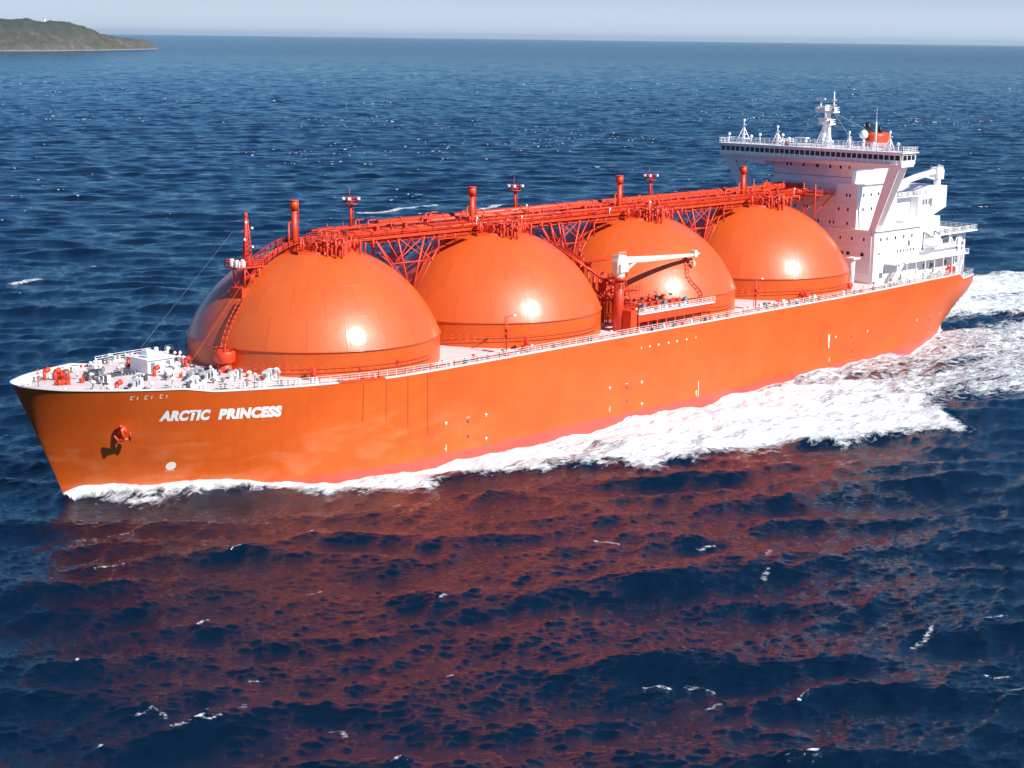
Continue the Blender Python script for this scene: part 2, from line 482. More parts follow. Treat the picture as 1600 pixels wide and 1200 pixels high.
def disc(x, z, r, mat=None, name='hull_mark', n=14, rx=None):
    rx = rx or r
    vs = [(x, z)]+[(x+rx*math.cos(2*math.pi*i/n), z+r*math.sin(2*math.pi*i/n)) for i in range(n)]
    return on_hull(name, vs, [(0, i+1, (i+1) % n+1) for i in range(n)], mat or M['mark'])
def bars(specs, name='hull_mark', mat=None):
    for x0, x1, z0, z1 in specs:
        vs = []; k = max(1, int(abs(z1-z0)/1.5))
        for q in range(k+1):
            z = z0+(z1-z0)*q/k; vs += [(x0, z), (x1, z)]
        on_hull(name, vs, [(2*q, 2*q+1, 2*q+3, 2*q+2) for q in range(k)], mat or M['mark'])
disc(21.7, 5.45, 0.75, name='thruster_mark')
bars([(21.0, 22.4, 4.55, 4.62)], name='thruster_mark')
for k, x in enumerate((129.3, 132.1, 135.0, 138.4, 141.3, 144.6, 147.8)):
    disc(x, 14.05, 0.26 if 0 < k < 6 else 0.18)
for x in (13.4, 15.4, 17.6):              # small marks under the bow rail: a half ring and a short bar
    bars([(x, x+0.45, 18.3, 18.42), (x, x+0.13, 17.85, 18.3), (x, x+0.45, 17.75, 17.86), (x+0.95, x+1.08, 17.75, 18.3)])
for x, z in ((72.7, 7.1), (83.3, 7.1), (83.4, 2.6), (119.5, 7.2), (129.8, 7.0), (130, 2.5), (202.9, 7.9), (217.6, 7.6), (244, 7.2), (262, 6.6)):
    bars([(x-0.35, x+0.35, z-0.09, z+0.09), (x-0.09, x+0.09, z-0.45, z-0.1), (x-0.25, x-0.1, z+0.1, z+0.3)])
for x, z in ((72.7, 2.4), (119.6, 2.7), (148.7, 1.95), (200.5, 2.8)):
    bars([(x-0.07, x+0.07, z-0.6, z+0.7), (x-0.4, x-0.1, z-0.1, z+0.05)])
for x, z in ((78.4, 6.5), (78.4, 3.65), (124.8, 6.5), (124.9, 3.6), (210.0, 7.1), (210.4, 3.4), (253.5, 6.2), (254, 3.6)):
    disc(x, z, 0.3, M['darkgrey'], 'towing_bollard_recess', 10)
for x, z in ((78.4, 7.3), (124.8, 7.3)): bars([(x-0.5, x+0.5, z-0.05, z+0.05)])
bars([(149.2, 149.4, 1.2, 4.6), (148.3, 148.7, 2.2, 2.5)], name='draught_scale')
bars([(199.6, 200.3, 7.0, 8.8), (199.8, 200.2, 5.6, 6.9)], name='pilot_mark')
for x, z0, z1 in ((53.5, 16.6, 9.9), (58.4, 16.7, 9.5), (63.3, 16.7, 7.5), (68.0, 16.7, 5.7)):
    bars([(x-0.06, x+0.06, z0, z1)], name='shell_seam', mat=M['seam'])

# ---- anchor in its bolster on the port bow (and its twin to starboard)
def anchor(side):
    mb = MB()
    x, z = 13.6, 12.4
    y = float(half(x, z))
    nx, ny, nz = -0.45, -0.75, -0.48       # outward on the port side
    n = Vector((nx, side*-ny if side > 0 else ny, nz)).normalized()
    c = Vector((x, side*y, z))
    mb.tube(c-n*0.6, c+n*0.8, 1.0, 0.65, 14)
    mb.build('anchor_bolster', M['orange'], hull)
    ab = MB()
    p = c+n*0.95
    dn = Vector((0.25, 0, -1)).normalized(); ri = n.cross(dn).normalized()
    ab.tube(p-dn*1.1, p+dn*1.0, 0.24, 0.28, 8)
    ab.tube(p+dn*1.0-ri*1.0, p+dn*1.0+ri*1.0, 0.26, 0.26, 8)
    for s2 in (-1, 1):
        a = p+dn*1.0+ri*s2*0.95
        ab.tube(a, a-dn*1.3+ri*s2*0.35+n*0.35, 0.34, 0.10, 6)
        ab.tube(a, a+dn*0.55+ri*s2*0.1, 0.30, 0.15, 6)
    ab.tube(p-dn*1.1, p-dn*1.6, 0.34, 0.2, 8)
    o = ab.build('anchor', M['orange'], hull)
    return o
anchor(-1); anchor(1)

# ================================================================ tank covers
T1, DT, RT = 63.11, 46.67, 23.06
ZB, ZS, ZT = 17.0, 22.1, 37.45
ZC = 13.5; RS = math.hypot(RT, ZS-ZC)
def dome_z(r): return min(37.7, ZC+math.sqrt(max(0.0, RS*RS-min(r, RT)**2)))
def dome_r(z): return math.sqrt(max(0.0, RS*RS-(z-ZC)**2))
def make_tank(k):
    t = bpy.data.objects.new('tank_cover', None); C.objects.link(t); t.parent = ship; t.location = (T1+k*DT, 0, 0)
    return t
def tank_meshes():
    n = 160
    def lathe_uv(prof, name, mat, parent, smooth=True):
        vs = [(r*math.cos(2*math.pi*i/n), r*math.sin(2*math.pi*i/n), z) for r, z in prof for i in range(n)]
        fs = [(k*n+i, k*n+(i+1) % n, (k+1)*n+(i+1) % n, (k+1)*n+i) for k in range(len(prof)-1) for i in range(n)]
        mb = MB(); mb.add(vs, fs, smooth); o = mb.build(name, mat, parent)
        uvl = o.data.uv_layers.new(name='UVMap'); K = len(prof)-1
        data = []
        for k in range(K):
            for i in range(n):
                for (a, b2) in ((i, k), (i+1, k), (i+1, k+1), (i, k+1)): data += [a/n, b2/K]
        uvl.data.foreach_set('uv', data)
        return o
    t0 = make_tank(0)
    prof = [(RS*math.cos(a), ZC+RS*math.sin(a)) for a in np.linspace(math.asin((ZS-ZC)/RS), math.asin((37.7-ZC)/RS), 42)]
    lathe_uv(prof, 'dome', M['dome'], t0)
    pr2 = [(RT-0.02, ZB-0.3), (RT-0.02, ZS-0.22)]
    lathe_uv(pr2, 'skirt', M['skirt'], t0)
    mb = MB(); mb.lathe(0, 0, [(RT-0.05, ZS-0.22), (RT+0.16, ZS-0.22), (RT+0.16, ZS-0.04), (RT-0.02, ZS)], n, True, False)
    mb.build('skirt_ring', M['dome'], t0)
    # low catwalk pipe round the foot of the skirt
    mb = MB()
    for z, r in ((ZB+1.9, 0.07), (ZB+2.6, 0.05)):
        pts = [((RT+0.45)*math.cos(a), (RT+0.45)*math.sin(a), z) for a in np.linspace(R(200), R(290), 26)]
        mb.pipe([Vector(p) for p in pts], r, 5)
    mb.build('foot_pipe', M['orange'], t0)
    return t0
def child_copy(o, parent):
    c = o.copy(); C.objects.link(c); c.parent = parent
    for ch in list(o.children): child_copy(ch, c)
    return c
def tank_top():
    """drum, pipes, valves, rails, ladder on the crown of a cover, centred on 0,0"""
    t = t0
    zt = 37.0
    d = MB(); d.lathe(0, 0, [(7.4, zt-1.4), (7.4, zt+0.4), (5.0, zt+0.6)], 36); d.own('crown_plate', M['orange'], t); d.lathe(0, -3.6, [(4.3, zt-1.2), (4.3, zt+1.9), (4.0, zt+2.1), (0.5, zt+2.2)], 30)
    d.build('cover_drum', M['orange'], t)
    d = MB(); d.rail([(7.0*math.cos(a), 7.0*math.sin(a), zt+0.3) for a in np.linspace(0, 2*math.pi, 17)], 1.2, 2.4, 0.05); d.own('crown_railing', M['orange'], t)
    d.rail([(3.9*math.cos(a), -3.6+3.9*math.sin(a), zt+2.1) for a in np.linspace(0, 2*math.pi, 11)], 1.0, 2.4, 0.05)
    d.build('drum_railing', M['orange'], t)
    rr = random.Random(3)
    d = MB()
    for k in range(24):
        a = rr.uniform(0, 2*math.pi); q = rr.uniform(4.7, 6.4); x, y = q*math.cos(a), -3.0+q*math.sin(a); h = rr.uniform(0.8, 2.6)
        d.tube((x, y, zt-1.5), (x, y, zt+0.5+h), 0.22, None, 6)
        x2, y2 = x+rr.uniform(-2.5, 2.5), y+rr.uniform(-2.0, 2.0)
        d.tube((x, y, zt+0.5+h), (x2, y2, zt+0.5+h), 0.2, None, 6)
        d.tube((x2, y2, zt+0.5+h), (x2, y2, zt+0.5), 0.2, None, 6)
        d.box(x-0.3, x+0.3, y-0.3, y+0.3, zt+0.2+h*0.5, zt+0.7+h*0.5)
        d.own('valve_pipe', M['redorange'], t)
    return t
def vent_mast(x, y, z0, z1):
    t = bpy.data.objects.new('vent_mast', None); C.objects.link(t); t.location = (x, y, 0)
    mb = MB(); mb.tube((0, 0, z0), (0, 0, z1-1.4), 0.62, 0.52, 12); mb.tube((0, 0, z1-1.7), (0, 0, z1-0.15), 0.78, 0.82, 12)
    mb.tube((0, 0, z1-0.15), (0, 0, z1), 0.9, 0.85, 12)
    mb.tube((-0.9, 0.5, z0), (-0.9, 0.5, z1-4.0), 0.16, None, 6)
    mb.tube((-0.9, 0.5, z1-4.0), (-0.3, 0.2, z1-4.0), 0.16, None, 6)
    mb.build('mast_tube', M['orange'], t)
    mb = MB()
    for k in range(int((z1-z0-1.5)/0.7)):
        z = z0+0.7*k; mb.tube((0.62, -0.35, z), (0.62, 0.35, z), 0.06, None, 4)
    mb.tube((0.68, -0.35, z0), (0.68, -0.35, z1-1.5), 0.06, None, 4); mb.tube((0.68, 0.35, z0), (0.68, 0.35, z1-1.5), 0.06, None, 4)
    for k in range(5): mb.tube((0.7, -0.5, z0+2+k*1.2), (0.7, 0.5, z0+2+k*1.2), 0.07, None, 4)
    mb.build('mast_ladder', M['redorange'], t)
    return t
t0 = tank_meshes()
tank_top()
tanks = [t0]
for k in range(1, 4):
    t = child_copy(t0, ship); t.location = (T1+k*DT, 0, 0); tanks.append(t)
v0 = vent_mast(T1-4.6, 0.0, 36.5, 46.3); v0.parent = ship
for k in range(1, 4):
    c = child_copy(v0, ship); c.location = (T1+k*DT-4.8, 0, 0)

# lamp posts carried by the pipe bridge
def lamp_post(x, y, z0, z1):
    t = bpy.data.objects.new('floodlight_post', None); C.objects.link(t); t.parent = ship; t.location = (x, y, 0)
    mb = MB(); mb.tube((0, 0, z0), (0, 0, z1), 0.30, 0.24, 8)
    mb.lathe(0, 0, [(1.3, z1-1.3), (1.3, z1-1.15), (0.1, z1-1.15)], 10, False)
    mb.tube((0, 0.3, z1), (0, 0.3, z1+1.5), 0.08, 0.04, 5)
    mb.build('post', M['redorange'], t)
    mb = MB(); mb.rail([(1.25*math.cos(a), 1.25*math.sin(a), z1-1.15) for a in np.linspace(0, 2*math.pi, 9)], 1.0, 1.2, 0.06, 2)
    mb.build('platform_railing', M['redorange'], t)
    mb = MB()
    for k in range(int((z1-z0)/0.8)): mb.tube((0.35, -0.4, z0+0.8*k), (0.35, 0.4, z0+0.8*k), 0.06, None, 4)
    mb.tube((0.35, -0.4, z0), (0.35, -0.4, z1-1), 0.06, None, 4); mb.tube((0.35, 0.4, z0), (0.35, 0.4, z1-1), 0.06, None, 4)
    mb.build('ladder', M['redorange'], t)
    for dx, dy in ((-1.2, -0.7), (-1.2, 0.8), (0.9, -1.1)):
        mb = MB(); mb.box(dx-0.3, dx+0.3, dy-0.3, dy+0.3, z1-0.5, z1-0.05); mb.build('floodlight', M['white'], t)
    return t
for x in (77.8, 124.4, 170.3): lamp_post(x, 6.0, 38.5, 45.4)

# ================================================================ pipe bridge over the tanks
pb = bpy.data.objects.new('pipe_bridge', None); C.objects.link(pb); pb.parent = ship
mb = MB(); mb.box(70, 228.8, -1.9, 6.4, 38.15, 38.35)
mb.box(70, 228.8, -2.1, -1.75, 38.0, 38.5); mb.box(70, 228.8, 6.25, 6.6, 38.0, 38.5)
mb.build('walkway_floor', M['orange'], pb)
specs = [(-1.0, 38.95, 0.42, 68, 222), (0.2, 38.85, 0.32, 60, 222), (1.3, 39.15, 0.5, 72, 222), (2.6, 38.85, 0.3, 58, 222),
         (5.4, 40.1, 0.62, 84, 224), (4.0, 39.9, 0.28, 66, 222), (2.1, 39.95, 0.22, 70, 218), (-1.6, 39.75, 0.16, 92, 224)]
specs += [(-1.2, 37.3, 0.16, 76, 222), (5.0, 37.2, 0.2, 74, 222), (3.0, 37.0, 0.14, 80, 220)]
for y, z, r, xa, xb in specs:
    mb = MB(); mb.tube((xa, y, z), (xb, y, z), r, None, 10)
    x = xa+6
    while x < xb: mb.tube((x, y, z), (x+0.35, y, z), r*1.35, None, 10); x += 11.7
    mb.build('cargo_pipe', M['orange'] if r > 0.3 else M['redorange'], pb)
mb = MB(); mb.rail([(70, -2.0, 38.4), (221, -2.0, 38.4)], 1.15, 3.0, 0.055)
mb.build('walkway_railing', M['redorange'], pb)
mb = MB(); mb.rail([(70, 6.5, 38.4), (221, 6.5, 38.4)], 1.5, 3.0, 0.055)
mb.build('walkway_railing', M['redorange'], pb)
mb = MB()
x = 72
while x < 227:                             # pipe hangers: portal frames across the bridge
    for y in (-1.8, 6.3): mb.tube((x, y, 38.3), (x, y, 40.7 if y > 0 else 39.6), 0.12, None, 4)
    mb.tube((x, -1.8, 39.55), (x, 6.3, 39.55), 0.10, None, 4)
    x += 4.1; mb.own('pipe_hanger', M['redorange'], pb)
rr = random.Random(5)
mb = MB()
for k in range(95):                        # expansion loops, valves, lamps along the bridge
    x = rr.uniform(74, 219); y = rr.uniform(-1.5, 6.0); h = rr.uniform(0.3, 1.3)
    if rr.random() < 0.5:
        mb.tube((x, y, 39), (x, y, 40+h), 0.16, None, 6); mb.tube((x, y, 40+h), (x+rr.uniform(0.8, 2.5), y, 40+h), 0.16, None, 6)
    else:
        mb.box(x-0.35, x+0.35, y-0.35, y+0.35, 39.0, 39.7+h*0.6)
    mb.own('bridge_valve', M['orange'], pb)
for xc in (86.45, 133.1, 179.8, 40.2+186.0):
    if xc > 200: continue
    mb = MB()
    for y in (-1.6, 6.2):
        foot = (xc, y+(-0.8 if y < 0 else 0.8), 17)
        knee = Vector((xc, y, 26.0))
        mb.tube(foot, knee, 0.35, 0.28, 6)
        for dx in (-7.5, 6.2): mb.tube((xc+dx*0.2, y, 29.5), (xc+dx*1.25, y, 37.9), 0.09, None, 4); mb.tube((xc-dx*0.7, y, 33), (xc+dx*0.1, y, 37.9), 0.09, None, 4)
        for dx in (-9.5, -3.6, 3.6, 9.5): mb.tube(knee, (xc+dx, y, 37.9), 0.20, None, 6)
        mb.tube((xc-6.5, y, 37.9), (xc-2.0, y, 31.8), 0.14, None, 5); mb.tube((xc+6.5, y, 37.9), (xc+2.0, y, 31.8), 0.14, None, 5)
        mb.tube((xc-5.3, y, 32.5), (xc+3.6, y, 37.9), 0.12, None, 5); mb.tube((xc+5.3, y, 32.5), (xc-3.6, y, 37.9), 0.12, None, 5)
        mb.tube((xc-5.6, y, 33), (xc+5.6, y, 33), 0.14, None, 5)
        mb.tube((xc-12, y, 37.9), (xc-12, y, 35.0), 0.16, None, 5); mb.tube((xc+12, y, 37.9), (xc+12, y, 35.0), 0.16, None, 5)
    for z in (26, 33): mb.tube((xc, -1.6, z), (xc, 6.2, z), 0.14, None, 5)
    for dx in (-9.5, -3.6, 3.6, 9.5): mb.tube((xc+dx, -1.6, 37.5), (xc+dx, 6.2, 37.5), 0.14, None, 5)
    for dx in (-5.6, 5.6): mb.tube((xc+dx, -1.6, 33), (xc+dx, 6.2, 37.8), 0.11, None, 5)
    mb.build('support_truss', M['redorange'], pb)
for xa, xb in ((92, 101), (139, 147), (186, 193)):       # small side platforms under the floor near each cover crown
    mb = MB(); mb.box(xa, xb, -3.6, -2.2, 37.0, 37.15); mb.rail([(xa, -3.6, 37.15), (xb, -3.6, 37.15)], 1.1, 1.8, 0.05)
    mb.tube((xa, -3.5, 37.1), (xa, -3.5, 34.2), 0.14, None, 5)
    mb.build('side_platform', M['orange'], pb)
rr = random.Random(15)
for k in range(60):
    x = rr.uniform(72, 222); y = rr.choice([-2.3, -1.9, 6.4, 6.8, 3.2]); h = rr.uniform(0.6, 2.2)
    mb = MB(); mb.tube((x, y, 38.4), (x, y, 38.6+h), 0.08, None, 5)
    if k % 4 == 0: mb.box(x-0.2, x+0.2, y-0.2, y+0.2, 38.5+h, 38.9+h)
    else: mb.tube((x-rr.uniform(0.3, 1.5), y, 38.5+h), (x+rr.uniform(0.3, 1.5), y, 38.5+h), 0.1, None, 5)
    mb.build('bridge_fitting', (M['white'], M['orange'], M['redorange'], M['orange'])[k % 4] if k % 8 == 0 or k % 4 else M['redorange'], pb)
# landing where the bridge meets the deckhouse
mb = MB(); mb.box(219.5, 228.6, -6.5, 12.0, 38.5, 38.7); mb.box(225.5, 228.7, 3, 9.5, 38.6, 40.6)
for y in (-6.3, -3, 3, 8, 11.8):
    mb.tube((220, y, 31), (220, y, 41.5), 0.16, None, 5); mb.tube((220, y, 34), (228, y, 38.5), 0.14, None, 5)
mb.own('bridge_landing', M['redorange'], pb); mb.rail([(219.6, -6.5, 38.7), (219.6, 11.9, 38.7)], 1.2, 1.5, 0.07); mb.own('landing_rail', M['redorange'], pb); mb.rail([(219.6, -6.4, 38.7), (228.5, -6.4, 38.7)], 1.2, 1.5, 0.07); mb.own('landing_rail', M['redorange'], pb)
rr = random.Random(77)
for k in range(26):
    x, y = rr.uniform(205, 227), rr.uniform(-5, 11); z = 38.4+rr.uniform(0, 1.4)
    mb.tube((x, y, z), (x+rr.uniform(-3, 3), y+rr.uniform(-3, 3), z+rr.uniform(-0.3, 1.6)), rr.uniform(0.12, 0.28), None, 6); mb.own('landing_pipe', M['redorange'], pb)
# pipes and steps that run down over the front of the first cover to the foremast
mb = MB()
path = []
for q in np.linspace(2.5, 16.2, 12):
    path.append(Vector((T1-q, 0.0, dome_z(q)+0.9)))
for dy, r in ((-0.9, 0.18), (0.0, 0.35), (1.0, 0.16)): mb.pipe([p+Vector((0, dy, 0)) for p in path], r, 8)
for p in path[::2]: mb.tube(p+Vector((0, -1.2, 0)), p+Vector((0, 1.2, 0)), 0.1, None, 4)
mb.own('front_pipes', M['redorange'], pb)
mb.rail([tuple(p+Vector((0, -1.6, 0))) for p in path], 1.2, 2.0, 0.06); mb.own('stairway_rail', M['redorange'], pb)
mb.rail([tuple(p+Vector((0, 1.8, 0))) for p in path], 1.2, 2.0, 0.06)
mb.build('stairway_rail', M['redorange'], pb)

# ================================================================ foremast
fm = bpy.data.objects.new('foremast', None); C.objects.link(fm); fm.parent = ship
X0 = 47.3
mb = MB()
mb.box(X0-3.4, X0+2.8, -1.9, 1.9, 35.2, 35.45)
mb.build('platform', M['redorange'], fm)
mb = MB(); mb.rail([(X0-3.3, -1.8, 35.45), (X0+2.7, -1.8, 35.45), (X0+2.7, 1.8, 35.45), (X0-3.3, 1.8, 35.45), (X0-3.3, -1.8, 35.45)], 1.1, 1.2, 0.06)
mb.build('platform_railing', M['redorange'], fm)
mb = MB()
for dx, dy in ((-1, -1), (1, -1), (1, 1), (-1, 1)):
    mb.tube((X0+dx*1.5, dy*1.3, 31.5), (X0+dx*1.7, dy*1.6, 35.2), 0.16, None, 5)
    mb.tube((X0+dx*1.5, dy*1.3, 31.5), (X0-dx*1.7, dy*1.6, 35.2), 0.1, None, 5)
mb.build('leg_frame', M['orange'], fm)
mb = MB(); mb.prism([(X0-2.4, 31.7), (X0+2.4, 31.7), (X0+2.2, 30.4), (X0-0.3, 28.3), (X0-2.4, 28.3)], -1.6, 1.6)
mb.build('bracket_box', M['orange'], fm)
mb = MB(); mb.tube((X0, 0, 35.3), (X0, 0, 44.2), 0.42, 0.25, 10)
mb.tube((X0-0.9, -0.7, 35.4), (X0-0.25, -0.2, 43.6), 0.11, None, 5); mb.tube((X0+0.9, -0.7, 35.4), (X0+0.25, -0.2, 43.6), 0.11, None, 5)
mb.tube((X0, 1.0, 35.4), (X0, 0.25, 43.6), 0.11, None, 5)
for k in range(10):
    z = 36+0.75*k; w = 0.9-0.065*k
    mb.pipe([Vector((X0-w, -0.8*w, z)), Vector((X0+w, -0.8*w, z)), Vector((X0, 1.1*w, z)), Vector((X0-w, -0.8*w, z))], 0.06, 4)
    mb.tube((X0-w, -0.8*w, z), (X0+w*0.93, -0.8*w, z+0.7), 0.05, None, 4)
mb.tube((X0-0.9, 0, 41.6), (X0+0.9, 0, 41.6), 0.12, None, 5)
mb.lathe(X0, 0, [(0.28, 43.9), (0.34, 44.0), (0.34, 44.6), (0.1, 44.8)], 8)
mb.build('mast_frame', M['redorange'], fm)
for dx, z in ((-0.95, 40.0), (0.8, 38.6), (0.75, 41.9), (-0.6, 43.0)):
    mb = MB(); mb.box(X0+dx-0.18, X0+dx+0.18, -0.9, -0.55, z, z+0.35); mb.build('mast_light', M['white'], fm)
for dx, dy in ((-3.1, -1.3), (-2.0, -1.4), (-2.6, 0.8)):
    mb = MB(); mb.lathe(X0+dx, dy, [(0.5, 35.5), (0.55, 36.4), (0.2, 36.8)], 8); mb.build('signal_horn', M['white'], fm)
mb = MB(); mb.tube((X0-2.6, -1.2, 31.8), (33.6, 1.0, 17.6), 0.045, None, 4)
mb.build('stay_wire', M['orange'], fm)
mb = MB(); mb.tube((X0-2.2, 0.9, 41.5), (24.0, 6.0, 18.0), 0.022, None, 4)
mb.build('stay_wire', M['grey'], fm)
# ladder that follows the front of the cover down to the deck
mb = MB()
for dy in (-1.0, 0.0):
    pts = []
    for q in np.linspace(18.6, 22.9, 10):
        pts.append(Vector((T1-math.sqrt((q+0.5)**2-(dy-2)**2), dy-2.0, dome_z(q)+0.4)))
    pts.append(Vector((T1-RT-0.7, dy-2.0, 17.5)))
    mb.pipe(pts, 0.10, 5)
    if dy == -1.0: pA = pts
for q in range(len(pA)-1):
    for s in np.linspace(0, 1, 4): p = pA[q].lerp(pA[q+1], s); mb.tube(p, p+Vector((0, 1.0, 0)), 0.06, None, 4)
mb.build('dome_ladder', M['orange'], fm)

# ventilation drum in front of the first cover
for (x, y) in ((38.9, -4.0),):
    t = bpy.data.objects.new('ventilation_drum', None); C.objects.link(t); t.parent = ship
    mb = MB(); mb.lathe(x, y, [(1.25, 17.2), (1.25, 20.0)], 24); mb.build('drum_stem', M['orange'], t)
    mb = MB(); mb.lathe(x, y, [(1.3, 19.6), (1.85, 19.9), (1.85, 21.6), (1.7, 21.8)], 28); mb.build('drum_cap', M['orange'], t)
    mb = MB(); mb.rail([(x+1.7*math.cos(a), y+1.7*math.sin(a), 21.8) for a in np.linspace(0, 2*math.pi, 9)], 0.5, 1.4, 0.05, 1); mb.build('drum_rail', M['redorange'], t)

# ================================================================ midship crane (white, red pedestal)
ck = bpy.data.objects.new('deck_crane', None); C.objects.link(ck); ck.parent = ship
CX, CYY = 127.3, -20.0
mb = MB(); mb.tube((CX, CYY, 17.0), (CX, CYY, 28.0), 1.05, 0.95, 18); mb.tube((CX, CYY, 27.6), (CX, CYY, 28.3), 1.45, 1.35, 18)
mb.rail([(CX+1.6*math.cos(a), CYY+1.6*math.sin(a), 26.2) for a in np.linspace(0, 2*math.pi, 9)], 1.0, 1.2, 0.06)
mb.build('pedestal', M['redorange'], ck)
mb = MB(); mb.tube((CX, CYY, 28.2), (CX, CYY, 29.0), 1.15, 1.05, 16)
mb.prism([(CX-1.5, 29.0), (CX+0.9, 29.0), (CX+1.4, 31.6), (CX+1.2, 32.6), (CX-1.1, 32.9), (CX-1.6, 31.4)], CYY-0.75, CYY+0.75)
mb.box(CX-1.3, CX+1.3, CYY-1.35, CYY-0.75, 29.3, 31.0)
mb.rail([(CX-1.2, CYY-0.7, 32.8), (CX+1.0, CYY-0.7, 32.7)], 0.6, 0.7, 0.05, 1)
mb.build('crane_house', M['cream'], ck, 0.06)
mb = MB()
jp = [(CX+0.6, 32.3), (CX+0.8, 31.0), (CX+8, 30.65), (CX+25.2, 30.5), (CX+25.2, 31.0), (CX+8, 31.8)]
mb.prism(jp, CYY-0.38, CYY+0.38); mb.box(CX+24.6, CX+25.6, CYY-0.6, CYY+0.6, 30.3, 31.7); mb.box(CX+25.4, CX+26.8, CYY-0.25, CYY+0.25, 30.7, 31.1)
mb.build('jib', M['cream'], ck, 0.05)
mb = MB(); mb.tube((CX+0.8, CYY, 28.9), (CX+5.6, CYY, 31.0), 0.34, 0.26, 10); mb.build('jib_ram', M['cream'], ck)
mb = MB(); mb.tube((CX+25.0, CYY, 30.4), (CX+25.0, CYY, 29.2), 0.12, None, 6); mb.box(CX+24.7, CX+25.3, CYY-0.3, CYY+0.3, 28.4, 29.3)
mb.build('hook_block', M['cream'], ck)

# ================================================================ manifold between covers two and three
mf = bpy.data.objects.new('loading_manifold', None); C.objects.link(mf); mf.parent = ship
MX0, MX1 = 129.5, 155.5
mb = MB(); mb.box(MX0, MX1, -23.6, -20.8, 20.55, 20.85); mb.build('drip_platform', M['offwhite'], mf)
rr = random.Random(91)
for k in range(22):
    x = MX0+0.7+k*1.15; mb = MB(); w = rr.uniform(0.15, 0.4); y = rr.uniform(-23.0, -21.2); mb.box(x-w, x+w, y-w, y+w, 20.84, 20.9+rr.uniform(0.2, 0.8)); mb.build('platform_fitting', (M['grey'], M['offwhite'], M['redorange'], M['deck'])[k % 4], mf)
mb = MB(); mb.box(MX0, MX1-1, -23.35, -21.2, 19.0, 20.5); mb.build('platform_girder', M['orange'], mf)
for k in range(9):
    x = MX0+0.6+k*3.05; mb = MB(); mb.tube((x, -23.0, 16.9), (x, -23.0, 19.2), 0.24, None, 4); mb.own('platform_leg', M['orange'], mf); mb.tube((x, -21.4, 16.9), (x, -21.4, 19.2), 0.24, None, 4)
    mb.build('platform_leg', M['orange'], mf)
mb = MB(); mb.box(MX0-2.2, MX0-0.2, -23.2, -18.5, 17.0, 21.6); mb.build('manifold_house', M['orange'], mf)
mb = MB(); mb.rail([(MX0, -23.65, 20.85), (MX1, -23.65, 20.85)], 1.1, 1.5, 0.05); mb.build('platform_railing', M['offwhite'], mf)
for k in range(8):
    x = 133.5+2.35*k
    mb = MB(); mb.tube((x, -17.0, 22.0), (x, -21.6, 22.0), 0.34, None, 10); mb.tube((x, -21.6, 22.0), (x, -21.9, 22.0), 0.55, None, 12)
    mb.tube((x, -19.4, 21.4), (x, -19.4, 23.0), 0.3, None, 8)
    mb.build('loading_pipe', M['redorange'] if k % 3 else M['grey'], mf)
    mb = MB(); mb.tube((x, -19.4, 22.9), (x, -19.4, 23.2), 0.5, None, 10); mb.build('valve_wheel', M['darkgrey'] if k % 2 else M['redorange'], mf)
mb = MB(); mb.box(131.5, 153.5, -20.6, -17.4, 20.1, 20.3); mb.rail([(131.5, -20.6, 20.3), (153.5, -20.6, 20.3)], 1.1, 1.6, 0.05)
mb.own('inner_platform', M['redorange'], mf)
mb.rail([(131.5, -18.0, 21.9), (153.5, -18.0, 21.9)], 1.1, 1.3, 0.05)
for k in range(19): mb.tube((131.7+k*1.2, -18.0, 20.2), (131.7+k*1.2, -18.0, 24.2), 0.07, None, 5)
mb.build('pipe_rail', M['redorange'], mf)
mb = MB()                                  # bundle of risers in the gap between the covers
rr = random.Random(9)
for k in range(30):
    y = -4.5-k*0.5; x = 133.1+rr.uniform(-2.0, 1.6); zt_ = 31.5+rr.uniform(-2.5, 2.5)-k*0.32
    mb.tube((x, y, 17.2), (x+rr.uniform(-0.6, 0.6), y, zt_), rr.uniform(0.14, 0.3), None, 7); mb.tube((x, y, zt_-0.4), (x-rr.uniform(0.5, 2.0), y-0.8, zt_-0.2), 0.2, None, 6)
    if k % 2: mb.tube((x, y, 24.0-k*0.1), (x+rr.uniform(-3, -1), y-0.6, 24.2), 0.2, None, 7)
    mb.own('riser_pipe', M['redorange'], mf)
for (a, b2) in (((126.5, -3, 33.5), (128.5, -11.5, 28.6)), ((128.5, -3, 33.0), (130.0, -13, 27.2)), ((130.5, -3, 32.5), (131.5, -14.5, 26.0)),
                ((128.5, -11.5, 28.6), (130.5, -18.5, 24.0)), ((130, -13, 27.2), (132.0, -19.5, 22.5)), ((131.5, -14.5, 26), (133.5, -20, 21.5)),
                ((127.0, -3, 33.5), (127.0, -1.5, 38)), ((130.5, -3, 32.5), (130.5, -1.5, 38))):
    mb.tube(a, b2, 0.22, None, 8); mb.own('riser_pipe', M['redorange'], mf)
for z, y in ((24.5, -17.5), (27.0, -14.0), (30.0, -9.5), (21.5, -19)):
    mb.box(129.5, 135.5, y-1.4, y+1.4, z, z+0.12); mb.rail([(129.5, y-1.4, z+0.1), (135.5, y-1.4, z+0.1)], 1.1, 1.2, 0.06); mb.own('service_landing', M['redorange'], mf)
mb = MB()                                  # stair flights climbing the front of the third cover
